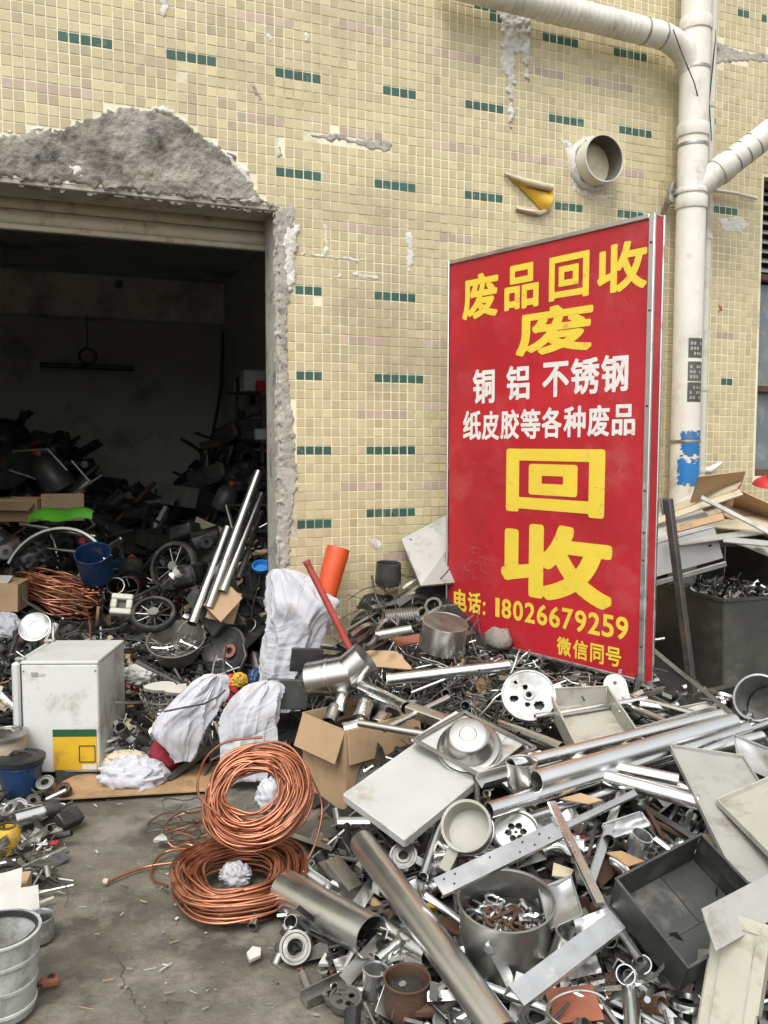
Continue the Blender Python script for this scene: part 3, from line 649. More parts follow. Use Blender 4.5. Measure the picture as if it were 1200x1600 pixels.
IP = [(30, 1250, 0), (150, 1235, 0), (300, 1235, 0), (380, 1190, .03), (100, 1130, .05), (210, 1120, .12), (250, 1100, .16), (330, 1080, .26), (400, 1050, .30), (50, 1000, .42), (150, 1000, .40), (250, 1020, .34), (350, 1000, .45),
      (60, 930, .62), (150, 930, .58), (250, 930, .50), (350, 930, .58), (30, 860, .86), (120, 860, .82), (230, 880, .60), (320, 860, .80), (390, 860, .92), (60, 790, 1.08), (150, 800, 1.0), (300, 800, 1.0), (390, 790, 1.12), (225, 850, .62), (215, 820, .6)]
IC = [tuple(G(*p)) for p in IP] + [tuple(D(*p)) for p in ((30, 690, 8.6), (-60, 685, 8.2), (110, 715, 8.8), (160, 750, 9.2), (330, 735, 9), (370, 690, 8.6), (400, 660, 8.2), (200, 830, 9.2), (250, 840, 9.5))]
HC, IC = np.array(HC), np.array(IC)
def idw(C, x, y, p=3.2):
    d2 = (C[:, 0] - x) ** 2 + (C[:, 1] - y) ** 2 + 1e-4; w = d2 ** (-p / 2); return float((w * C[:, 2]).sum() / w.sum())
def H(x, y): return idw(HC, x, y)
def HI(x, y): return idw(IC, x, y)
def mound(name, hf, x0, x1, y0, y1, drop, seed):
    m = MB(); nx, ny = int((x1 - x0) / .05), int((y1 - y0) / .05)
    for j in range(ny + 1):
        for i in range(nx + 1):
            x = x0 + (x1 - x0) * i / nx; y = y0 + (y1 - y0) * j / ny; h = hf(x, y)
            m.v.append(Vector((x, y, h - drop + .05 * nz((x, y, 0), 5, seed) * min(1, h * 6))))
    for j in range(ny):
        for i in range(nx):
            a = j * (nx + 1) + i; q = (a, a + 1, a + nx + 2, a + nx + 1)
            if min(hf(m.v[k].x, m.v[k].y) for k in q) > .035: m.f.append(q); m.m.append(0)
    return m
kind(tag(mound('scrap_mound', H, -1.2, 4.2, -3.4, -.02, .06, 1.0).build('scrap_mound', 'mound', ang=60), 'shade-blackened packed scrap filling the heap in front of the wall', 'scrap heap'), 'stuff')
kind(tag(mound('junk_mound', HI, -3.9, .95, -.9, 5.2, .07, 5.0).build('junk_mound', 'mound', ang=60), 'shade-blackened packed junk filling the room behind the doorway', 'junk heap'), 'stuff')

# small scrap that nobody could count
def tpl():
    T = []
    for k in range(5):      # bent strip
        m = MB(); w, L, t = rr(.012, .035), rr(.10, .26), .002; pts = []; a = 0; x = z = 0; n_ = 7; bend = rr(-1.4, 1.4)
        for i in range(n_ + 1):
            pts.append((x, z)); a += bend / n_ + rr(-.15, .15); x += L / n_ * math.cos(a); z += L / n_ * math.sin(a)
        vs = [(x - L / 2, s * w / 2, z + q) for (x, z) in pts for s in (-1, 1) for q in (0, t)]
        fs = []
        for i in range(n_):
            o = i * 4; fs += [(o, o + 4, o + 6, o + 2), (o + 1, o + 3, o + 7, o + 5), (o, o + 1, o + 5, o + 4), (o + 2, o + 6, o + 7, o + 3)]
        T.append(m.add(vs, fs))
    for k in range(6):      # short tube
        m = MB(); r = rr(.008, .022); L = rr(.06, .2); m.pipe(L, r, .002, 10, M=TR(-L / 2, 0, 0) @ RY(90)); T.append(m)
    for k in range(3):      # angle offcut
        m = MB(); w = rr(.015, .035); L = rr(.1, .28); t = .003
        m.prism([(0, 0), (w, 0), (w, t), (t, t), (t, w), (0, w)], -L / 2, L / 2, M=RY(90)); T.append(m)
    for k in range(2):      # plate shard
        m = MB(); n_ = R.choice((4, 4, 5, 6)); r = rr(.03, .075); po = [(r * rr(.6, 1.1) * math.cos(2 * math.pi * i / n_ + .3) * 1.3, r * rr(.6, 1.1) * math.sin(2 * math.pi * i / n_ + .3)) for i in range(n_)]
        m.prism(po, 0, .003); T.append(m)
    for k in range(4):      # thin rod
        m = MB(); L = rr(.16, .32); m.tube([(-L / 2, 0, 0), (0, rr(-.006, .006), 0), (L / 2, 0, 0)], rr(.0035, .008), 6); T.append(m)
    for k in range(5):      # washer
        m = MB(); r = rr(.014, .03); m.lathe([(r * .5, 0), (r, 0), (r, .005), (r * .5, .005), (r * .5, 0)], 12); T.append(m)
    for k in range(3):      # bolt
        m = MB(); L = rr(.05, .1); m.lathe([(0, 0), (.011, 0), (.011, .008), (.0055, .008), (.0055, L), (0, L)], 6, M=TR(-L / 2, 0, 0) @ RY(90)); T.append(m)
    return T
def wires():
    T = []
    for k in range(9):
        m = MB(); pts = []; p = Vector((0, 0, 0)); a = rr(0, 6); n_ = 10; st = rr(.018, .04); cur = rr(-.5, .5)
        for i in range(n_): pts.append(p.copy()); a += cur * .6 + rr(-.22, .22); p += Vector((math.cos(a), math.sin(a), rr(-.25, .25))) * st
        c = sum(pts, Vector()) / n_; m.tube([q - c for q in pts], rr(.0018, .004), 5); T.append(m)
    return T
def scatter(name, T, n_, samp, hf, mats, wts, label, cat, tilt=.5, lift=(-.02, .03), sc=(.7, 1.5), seed=1):
    Rs = random.Random(seed); VS = []; FS = []; MI = []; TI = []; base = 0; mat_i = list(range(len(mats)))
    TT = [(np.array([p[:] for p in t.v]), t.f) for t in T]
    done = 0; tries = 0
    while done < n_ and tries < n_ * 30:
        tries += 1; q = samp(Rs)
        if q is None: continue
        x, y = q; h = hf(x, y)
        if h < .012 and Rs.random() < .93: continue
        vs, fs = Rs.choice(TT); s = Rs.uniform(*sc)
        e = .04; gx = (hf(x + e, y) - hf(x - e, y)) / (2 * e); gy = (hf(x, y + e) - hf(x, y - e)) / (2 * e); nrm = Vector((-gx, -gy, 1)).normalized()
        z = (nrm + Vector((Rs.gauss(0, tilt), Rs.gauss(0, tilt), 0))).normalized()
        M = FR((x, y, max(.004, h + Rs.uniform(*lift))), z, Vector((Rs.uniform(-1, 1), Rs.uniform(-1, 1), 0)))
        A_ = np.array(M.to_3x3()) * s; P = vs @ A_.T + np.array(M.translation)
        VS.append(P); FS += [tuple(i + base for i in f) for f in fs]; base += len(vs)
        MI += [Rs.choices(mat_i, wts)[0]] * len(fs); done += 1
    me = bpy.data.meshes.new(name); me.from_pydata(np.concatenate(VS).tolist(), [], FS)
    for m in mats: me.materials.append(MT[m])
    me.polygons.foreach_set('material_index', MI); me.polygons.foreach_set('use_smooth', [True] * len(FS)); me.set_sharp_from_angle(angle=math.radians(35)); me.update()
    return kind(tag(link(name, me), label, cat), 'stuff')
def px_sampler(polys, hf, it=4):
    def f(Rs):
        (u0, v0, u1, v1) = Rs.choices(polys, [abs((a[2] - a[0]) * (a[3] - a[1])) for a in polys])[0]
        u, v = Rs.uniform(u0, u1), Rs.uniform(v0, v1); h = .3
        for _ in range(it): p = G(u, v, min(h, 1.45)); h = .5 * h + .5 * hf(p.x, p.y)
        if (p.y > -.03 and hf is H) or (p.y < -.72 and hf is HI): return None
        return p.x, p.y
    return f
T1, T2 = tpl(), wires()
heap_px = [(480, 1300, 1230, 1640), (560, 1080, 1230, 1300), (500, 960, 720, 1100), (470, 1250, 640, 1560), (700, 1010, 1010, 1100)]
METAL = ['steel', 'dull_steel', 'iron', 'galv', 'rust', 'black', 'cardboard', 'white_paint']
scatter('scrap_offcuts', T1, 1300, px_sampler(heap_px, H), H, METAL, [2.5, 7, 8, 2.5, 1.6, 6, .3, 0], 'small mixed metal offcuts covering the scrap heap', 'scrap metal', .5, (-.03, .012), (.6, 1.35), seed=22)  # dark finishes outweigh bright ones, putting gap shade into the pieces
scatter('wire_tangle', T2, 520, px_sampler([(480, 940, 720, 1120), (560, 1000, 1000, 1140), (560, 1000, 1000, 1140)], H), H, ['dull_steel', 'iron', 'cable_grey', 'galv', 'rust'], [6, 5, 4, 3, 1], 'tangled wire and thin rods on the scrap heap', 'wire', .45, (-.01, .03), (.8, 1.7), seed=3)
scatter('loose_litter', T1, 170, lambda Rs: tuple(G(Rs.uniform(120, 620), Rs.uniform(1240, 1600), 0)[:2]), lambda x, y: .02, ['paper', 'cardboard', 'dull_steel', 'stone', 'terracotta'], [4, 2, 3, 5, 1], 'tiny chips and crumbs strewn over the concrete ground', 'litter', .1, (-.02, -.016), (.06, .2), seed=4)
in_px = [(-40, 860, 415, 1130), (-40, 760, 415, 900), (180, 1080, 420, 1180)]
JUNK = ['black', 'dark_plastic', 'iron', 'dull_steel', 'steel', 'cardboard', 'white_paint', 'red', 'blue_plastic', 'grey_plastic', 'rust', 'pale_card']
scatter('small_junk', T1, 3000, px_sampler(in_px, HI), HI, JUNK, [9, 8, 7, 4.5, 2.2, 2.8, 1.3, .7, .7, 2.2, 1.4, 1.8], 'small mixed junk heaped inside the doorway', 'junk', .6, (-.02, .04), (.6, 1.5), seed=5)
scatter('cable_tangle', T2, 420, px_sampler(in_px, HI), HI, ['rubber', 'black', 'dull_steel', 'cable_grey', 'old_copper'], [6, 5, 2, 3, 1], 'tangled cables over the junk inside the doorway', 'cable', .5, (0, .06), (1.2, 3), seed=6)
def deep(Rs): return Rs.uniform(-3.4, .95), Rs.uniform(1.2, 5.0)
scatter('deep_junk', T1, 1300, deep, HI, JUNK, [12, 9, 7, 2.5, 1, 1, .4, .3, .4, .8, .6, .6], 'dim mixed junk piled deep inside the room', 'junk', .8, (-.03, .10), (1.5, 4.2), seed=7)  # mostly black finishes: the room's darkness is put into the colour

# ------------------------------------------------------------------ things on the scrap heap
def tubething(name, label, cat, p, q, r, mat, t=.003, n_=28, group=None, bore='black', band=None):
    M, L = AB(p, q); o = thing(name, label, cat, M, group)
    b = MB(); b.pipe(L, r, t, n_, div=6); b.warp(.002, 3, L * 7); b.build('tube', mat, o, ang=50)
    if band:
        for z in band: c = MB(); coupling(c, r, L * z, .02, .003); c.build('seam', mat, o)
    return o
def pot(name, label, cat, M, rb, rt, h, mat, t=.003, rim=.006, n_=44, dent=.003, seed=1.0, flat=None, handle=None):
    o = thing(name, label, cat, M)
    b = MB(); b.lathe([(0, 0), (rb * .96, 0), (rb, .004), (rb + (rt - rb) * .4, h * .4), (rb + (rt - rb) * .75, h * .75), (rt, h), (rt - t, h), (rb + (rt - rb) * .5 - t, h * .5), (rb - t, .008), (rb * .9, .005), (0, .005)], n_); b.warp(dent, 5, seed)
    b.build('body', mat, o, ang=40)
    c = MB(); c.lathe([(rt - t - .0005, h - .001), (rt + rim, h - .002), (rt + rim, h + .003), (rt - t * .5, h + .004), (rt - t - .0005, h - .001)], n_); c.warp(dent, 5, seed); c.build('rim', mat, o)
    return o
def sheet(name, label, cat, a, b_, c_, t, mats, bend=.0, n_=8, lip=None, M=None, warp=.004, seed=0.0):
    """a panel spanned by corner a and its two neighbours b and c"""
    X = b_ - a; Y = c_ - a; Mx = FR(a, X.cross(Y), X); lx = X.length; ly = Y.dot(Mx.to_3x3().col[1]); skew = Y.dot(Mx.to_3x3().col[0])
    flip = -1 if ly < 0 else 1
    mb = MB(); 
    for q in (0, 1):
        for j in range(n_ + 1):
            for i in range(n_ + 1):
                s, w = i / n_, j / n_; mb.v.append(Vector((s * lx + w * skew, w * ly, (t if q else 0) + bend * math.sin(math.pi * s) * math.sin(math.pi * w) + warp * nz((s * 2, w * 2, seed), 1.2, seed))))
    k = (n_ + 1) ** 2; w = n_ + 1
    for j in range(n_):
        for i in range(n_):
            a_ = j * w + i; mb.f.append((a_ + k, a_ + 1 + k, a_ + w + 1 + k, a_ + w + k)); mb.f.append((a_, a_ + w, a_ + w + 1, a_ + 1))
    for i in range(n_):
        for (p, q) in ((i, i + 1), ((n_) * w + i + 1, n_ * w + i), ((i + 1) * w, i * w), (i * w + n_, (i + 1) * w + n_)): mb.f.append((p, q, q + k, p + k))
    mb.m = [0] * len(mb.f)
    o = thing(name, label, cat, Mx); mb.build('panel', mats, o, ang=40)
    if lip:
        for (x0, y0, x1, y1) in ((0, 0, lx, 0), (skew, ly, lx + skew, ly), (0, 0, skew, ly), (lx, 0, lx + skew, ly)):
            e = MB(); Me, Le = AB(Vector((x0, y0, 0)), Vector((x1, y1, 0)), (0, 0, 1)); e.box(lip, t * 1.2, Le - .004, c=(-lip / 2 + t, 0, Le / 2), b=.0008); e.build('edge_fold', mats, o, Me)
    return o
def tray(name, label, cat, M, lx, ly, h, mat, t=.003, lid=None):
    o = thing(name, label, cat, M)
    b = MB(); b.box(lx, ly, t, c=(0, 0, t / 2), b=.0008).warp(.004, 4, lx); b.build('base', mat, o)
    for (w, d, x, y) in ((lx, t, 0, ly / 2), (lx, t, 0, -ly / 2), (t, ly - t * 2.2, lx / 2, 0), (t, ly - t * 2.2, -lx / 2, 0)):
        b = MB(); b.box(w, d, h, c=(x, y, h / 2), b=.0008); b.box(w + (t * 1.6 if w > t else t), d + (t * 1.6 if d > t else t), t * 1.5, c=(x, y, h), b=.0008); b.build('side', mat, o)
    return o
def channel(name, label, p, q, w, hgt, mat, t=.003, up=(0, 0, 1), cat='metal bar', group=None, twist=0.0, prof='U'):
    M, L = AB(p, q, up); o = thing(name, label, cat, M, group); b = MB()
    if prof == 'U': po = [(-hgt, -w / 2), (0, -w / 2), (0, -w / 2 + t), (-hgt + t, -w / 2 + t), (-hgt + t, w / 2 - t), (0, w / 2 - t), (0, w / 2), (-hgt, w / 2)]
    elif prof == 'L': po = [(0, -w / 2), (0, w / 2), (-t, w / 2), (-t, -w / 2 + t), (-hgt, -w / 2 + t), (-hgt, -w / 2)]
    elif prof == 'N': po = [(0, -w / 2), (0, w / 2), (-hgt, w / 2), (-hgt, w / 2 - t), (-t, w / 2 - t), (-t, -w / 2 + t), (-hgt, -w / 2 + t), (-hgt, -w / 2)]
    else: po = [(0, -w / 2 + t), (-t * .5, -w / 2 + t * .2), (-t, -w / 2), (-hgt + t, -w / 2), (-hgt, -w / 2 + t), (-hgt, w / 2 - t), (-hgt + t, w / 2), (-t, w / 2), (0, w / 2 - t)]
    n_ = 8; m = len(po); vs = []
    for i in range(n_ + 1):
        a = twist * i / n_; vs += [(x * math.cos(a) - y * math.sin(a), x * math.sin(a) + y * math.cos(a), L * i / n_) for x, y in po]
    fs = [(i * m + k, i * m + (k + 1) % m, (i + 1) * m + (k + 1) % m, (i + 1) * m + k) for i in range(n_) for k in range(m)] + [tuple(range(m))[::-1], tuple(range(n_ * m, n_ * m + m))]
    b.add(vs, fs); b.warp(.003, 3, L); b.build('profile', mat, o, ang=35)
    return o
def holes_disc(mb, r, holes, t=.003, n_=72, M=None):
    """a disc with round holes cut as real openings (fine grid of cells)"""
    rings = 26; vs = []; ids = {}; 
    for q in (0, 1):
        for i in range(rings + 1):
            for k in range(n_): a = 2 * math.pi * k / n_; vs.append((r * i / rings * math.cos(a), r * i / rings * math.sin(a), -t * q))
    ok = {}
    for i in range(rings):
        for k in range(n_):
            rm_ = r * (i + .5) / rings; a = 2 * math.pi * (k + .5) / n_; x, y = rm_ * math.cos(a), rm_ * math.sin(a)
            ok[i, k] = not any(((x - hx) / ha) ** 2 + ((y - hy) / hb) ** 2 < 1 for hx, hy, ha, hb in holes)
    fs = []; off = (rings + 1) * n_
    for (i, k), g in ok.items():
        if not g: continue
        k2 = (k + 1) % n_; a, b, c, d = i * n_ + k, (i + 1) * n_ + k, (i + 1) * n_ + k2, i * n_ + k2
        fs += [(a, b, c, d), (a + off, d + off, c + off, b + off)]
        for (ii, kk, p, q) in ((i - 1, k, d, a), (i + 1, k, b, c), (i, (k - 1) % n_, a, b), (i, k2, c, d)):
            if ii >= rings or (ii >= 0 and not ok.get((ii, kk), True)): fs.append((p, p + off, q + off, q))
    mb.add(vs, fs, 0, M); return mb

# --- dark metal bin right of the sign, with what lies in and on it
c0 = G(1127, 1092, .12); lft = (G(1020, 1050, .12) - c0); rgt = (G(1270, 1068, .12) - c0)
bx = lft.normalized(); by = Vector((0, 0, 1)).cross(bx); by = by if by.dot(rgt) > 0 else -by
BLn, BWd, BH = .72, .62, .60
binM = FR(c0 + bx * BLn / 2 + by * BWd / 2 + Vector((0, 0, -.02)), (0, 0, 1), bx)
bn = thing('metal_bin', 'big dark metal bin full of fittings behind the red sign', 'bin', binM)
t = .006
for (w, d, x, y) in ((BLn, t, 0, BWd / 2), (BLn, t, 0, -BWd / 2), (t, BWd - 2 * t, BLn / 2 - t / 2, 0), (t, BWd - 2 * t, -BLn / 2 + t / 2, 0)):
    b = MB(); b.box(w, d, BH, c=(x, y, BH / 2), b=.001); b.build('side', 'bin_paint', bn)
for (w, d, x, y) in ((BLn + .02, .022, 0, BWd / 2), (BLn + .02, .022, 0, -BWd / 2), (.022, BWd - .03, BLn / 2, 0), (.022, BWd - .03, -BLn / 2, 0)):
    b = MB(); b.box(w, d, .022, c=(x, y, BH + .008), b=.003); b.build('rim', 'bin_paint', bn)
b = MB(); b.box(BLn - .02, BWd - .02, .01, c=(0, 0, .03)); b.build('base', 'bin_paint', bn)
for (w, d, x, y) in ((BLn, .008, 0, BWd / 2 + .004), (BLn, .008, 0, -BWd / 2 - .004), (.008, BWd, BLn / 2 + .004, 0), (.008, BWd, -BLn / 2 - .004, 0)):
    if (binM.to_3x3() @ Vector((x, y, 0))).normalized().dot(fh) > .1: b = MB(); b.box(w, d, .26, c=(x, y, BH + .15), b=.002); b.build('raised_back', 'bin_paint', bn)
b = MB(); b.box(.12, .012, .06, c=(.1 if by.dot(CAM - c0) > 0 else .1, -BWd / 2 - .004, .35), b=.002); b.build('slot_plate', 'black', bn)
zt = binM.translation.z + BH - .015
fillb = MB(); fillb.box(BLn - .03, BWd - .03, .02, c=(0, 0, BH - .05)); fo = kind(tag(fillb.build('packed_fittings', 'mound', None, binM), 'shade-blackened packed fittings at the bottom of the big metal bin', 'scrap metal'), 'stuff')
ib = binM
def bin_s(Rs): p = ib @ Vector((Rs.uniform(-.32, .32), Rs.uniform(-.28, .28), 0)); return p.x, p.y
scatter('bin_fittings', T1 + T2, 520, bin_s, lambda x, y: zt, ['bright_steel', 'steel', 'white_paint', 'black', 'dull_steel'], [5, 4, 2, 4, 3], 'bright metal fittings and hooks filling the dark metal bin', 'fittings', .9, (-.03, .05), (.35, .8), seed=11)
# white appliance cover leaning over the bin
q0 = G(1010, 930, .62); a_ = D(1012, 905, 5.0); c_ = D(1130, 872, 5.0)
cv = thing('appliance_cover', 'white curved appliance cover lying above the dark bin', 'cover', FR(a_, (c_ - a_), (0, 0, 1)))
Lc = (c_ - a_).length; po = [(0, 0), (0, -.30), (.287, -.30), (.285, -.17), (.275, -.11), (.255, -.065), (.22, -.03), (.16, -.012)]
b = MB(); vs = []
for z in (0, Lc): vs += [(x, y, z) for x, y in po]
m = len(po); b.add(vs, [(i, (i + 1) % m, m + (i + 1) % m, m + i) for i in range(m)] + [tuple(range(m))[::-1], tuple(range(m, 2 * m))]); b.build('shell', 'white_paint', cv, ang=50)
b = MB(); b.box(.010, .006, Lc * .98, M=TR(.19, -.018, Lc / 2) @ RZ(-20), b=.001); b.build('trim_line', 'dull_steel', cv)
b = MB(); b.box(.03, .004, .03, c=(.13, -.008, Lc * .86)); b.box(.012, .004, .02, c=(.09, -.005, Lc * .88)); b.build('print', 'ink', cv)
b = MB(); b.box(.03, .03, Lc * 1.0, c=(-.03, .02, Lc / 2), b=.003); b.build('base_rail', 'dull_steel', cv)
# flattened cardboard behind
cards = [((1022, 812), (1150, 766), (1040, 795), 5.35, 'flattened cardboard sheet edge-on below the drainpipe', 'pale_card'), ((1080, 786), (1092, 745), (1152, 775), 5.25, 'brown cardboard flap standing up beside the thin pipe', 'cardboard'),
         ((1150, 764), (1230, 800), (1140, 815), 5.15, 'brown cardboard sheet lying on the stack below the window', 'cardboard'), ((1090, 822), (1215, 835), (1120, 798), 5.1, 'thin pale board lying across the cardboard stack', 'pale_card'),
         ((1150, 850), (1232, 882), (1180, 836), 4.9, 'cream board with a hole resting on the rim of the dark bin', 'cream_paint'), ((1030, 835), (1130, 800), (1050, 815), 5.3, 'pale strip of board under the flattened cardboard', 'pale_card'),
         ((1118, 800), (1220, 850), (1150, 775), 5.2, 'dark brown cardboard flap sagging over the stack by the window', 'cardboard')]
for k, (a, b_, c_, dd, lb, mt) in enumerate(cards):
    A_, B_, C_ = D(*a, dd), D(*b_, dd - .15), D(*c_, dd + .35); sheet('cardboard_sheet' if 'board' in mt or 'card' in mt else 'board', lb, 'cardboard', A_, B_, C_, .008, mt, .02, seed=k * 1.3)
b = MB(); b.lathe([(0, 0), (.03, 0), (.03, .002), (0, .002)], 16)
solo('dark_disc', b, 'ink', 'dark round cap on the cream board by the bin', 'cap', FR(D(1189, 849, 4.84), cd(0, .9, -.4)))
rdM = FR(D(1206, 756, 5.6), cd(0, 1, -.2), RT); rd = thing('red_cover', 'red plastic cover on the cardboard below the window', 'cover', rdM)
b = MB(); b.lathe([(0, .05), (.06, .045), (.10, .02), (.115, 0), (.12, -.01), (.105, -.01), (0, .04)], 30); b.build('shell', 'red', rd); b = MB(); b.box(.12, .05, .04, c=(.02, -.02, .06), b=.008); b.build('grip', 'red', rd)
for k, (a, b_, w, mt, lb) in enumerate((((1020, 816), (1158, 768), .05, 'pale_card', 'long pale strip of card rising towards the drainpipe'), ((1060, 848), (1210, 826), .05, 'cream_paint', 'long cream trim lying over the cardboard stack'), ((1096, 776), (1216, 838), .04, 'white_paint', 'white edged trim sloping down the cardboard stack'), ((1040, 830), (1130, 806), .06, 'cardboard', 'brown card strip above the white appliance cover'), ((1130, 842), (1215, 850), .05, 'dull_white', 'pale metal trim above the dark bin rim'))):
    channel('trim_strip', lb, D(*a, 5.05 - .05 * k), D(*b_, 5.0 - .06 * k), w, .012, mt, .003, cd(0, 1, -.6), 'strip', prof='B')
# support under those boards so they rest on something
sheet('grey_board', 'grey board under the cardboard stack below the window', 'board', D(1010, 860, 5.45), D(1240, 850, 5.2), D(1030, 800, 5.9), .02, 'grey_paint', .0, seed=4)
# --- the drum at the right edge
dr = pot('steel_drum', 'open dull steel drum lying on its side at the right edge', 'drum', FR(G(1204, 1106, .44), cd(-.62, .45, -.62)), .098, .10, .17, 'galv', .004, .006)
b = MB(); b.lathe([(0, .02), (.09, .02)], 24); b.build('inside', 'iron', dr)
for k in range(7):
    pass
# --- rails and tubes, right of centre
J = [
 ('channel_rail', 'long wide bright steel channel lying across the heap below the tray', 'U', (752, 1216, .47), (1136, 1104, .53), .045, .03, 'steel', (-.1, .9, -.8)),
]
for nm, lb, pf, a, b_, w, hg, mt, upv in J: channel(nm, lb, G(*a), G(*b_), w, hg, mt, .004, cd(*upv), 'metal bar', prof=pf)
TB = [
 ('steel_tube', 'thickest bright tube in the middle of the long tubes', (838, 1220, .50), (1146, 1128, .55), .034, 'tube_clean'),
 ('steel_tube', 'bright round tube between the wide channel and the square tube', (800, 1196, .51), (1125, 1116, .56), .022, 'bright_steel'),
 ('steel_tube', 'long bright tube running from the saucepan to the right edge', (764, 1266, .44), (1168, 1138, .52), .026, 'bright_steel'),
 ('steel_tube', 'bright tube crossing downwards below the square tube', (925, 1208, .47), (1092, 1254, .44), .025, 'bright_steel'),
 ('steel_tube', 'second bright tube crossing downwards, farther right', (985, 1214, .44), (1110, 1240, .44), .021, 'steel'),
 ('steel_tube', 'thick tube stretching across the wire tangle left of the sign', (604, 1062, .52), (796, 1040, .58), .027, 'steel'),
 ('steel_tube', 'bright tube sloping down into the cardboard box', (556, 1066, .50), (634, 1106, .47), .027, 'bright_steel'),
 ('steel_tube', 'thin tube from under the sign towards the channel end', (950, 1078, .53), (1085, 1116, .52), .013, 'bright_steel'),
 ('steel_tube', 'thin tube below the tray beside the sign foot', (962, 1096, .50), (1040, 1128, .5), .014, 'steel'),
 ('steel_tube', 'tube passing under the basin towards the tray', (782, 1132, .46), (878, 1168, .46), .021, 'steel'),
 ('steel_tube', 'long bright tube beside the grey sheet at the right', (1010, 1196, .46), (1190, 1150, .50), .020, 'bright_steel'),
 ('steel_tube', 'long thin tube under the saucepan tube end', (770, 1296, .36), (1000, 1222, .43), .017, 'steel'),
 ('steel_tube', 'bright tube below the square tube pointing at the grey sheet', (880, 1180, .50), (1060, 1218, .48), .019, 'steel'),
 ('steel_tube', 'thin bright tube lying behind the cream tray', (836, 1120, .50), (1010, 1092, .53), .014, 'bright_steel'),
 ('steel_tube', 'tube running from the sign foot to the drum', (1000, 1100, .52), (1180, 1136, .46), .018, 'steel'),
 ('steel_tube', 'short bright tube right of the channel end', (1090, 1170, .49), (1200, 1130, .47), .016, 'steel'),
 ('steel_tube', 'slim tube left of the upturned basin', (600, 1140, .43), (700, 1090, .49), .014, 'steel'),
 ('steel_tube', 'slim tube between the box and the white panel', (560, 1130, .44), (680, 1150, .43), .015, 'dull_steel'),
 ('steel_tube', 'slim bright tube in front of the bolt pot', (700, 1520, .17), (860, 1580, .16), .014, 'steel'),
 ('steel_tube', 'bright tube stub right of the bolt pot', (872, 1420, .25), (930, 1490, .23), .018, 'steel'),
 ('steel_tube', 'thin tube under the dark tray corner', (930, 1400, .28), (1000, 1500, .24), .013, 'galv'),
 ('steel_tube', 'short tube beside the wide grey pipe mouth', (590, 1500, .10), (640, 1460, .13), .018, 'steel'),
 ('big_steel_tube', 'very long thick steel tube in front of the heap', (566, 1316, .24), (790, 1622, .16), .0445, 'tube_clean'),
 ('big_steel_tube', 'wide grey pipe lying beside the copper coils', (447, 1390, .09), (582, 1464, .13), .064, 'tube_clean'),
 ('steel_tube', 'steel tube poking out of the wide grey pipe', (540, 1452, .05), (672, 1530, .08), .034, 'steel'),
 ('steel_tube', 'short steel tube under the long thick tube', (596, 1446, .13), (668, 1492, .12), .026, 'steel'),
 ('steel_tube', 'thin steel tube standing against the white panel edge', (690, 1275, .30), (662, 1368, .20), .016, 'steel'),
 ('steel_tube', 'short thin tube below the pulley by the angle bar', (668, 1372, .17), (655, 1418, .13), .013, 'steel'),
 ('steel_tube', 'dull tube end between the long thick tube and the bolt pot', (686, 1448, .14), (740, 1462, .16), .017, 'dull_steel'),
]
for nm, lb, a, b_, r, mt in TB: tubething(nm, lb, 'tube', G(*a), G(*b_), r, mt, .003 if r < .04 else .004, band=(.02, .98) if r in (.027,) else None)
TB2 = 1
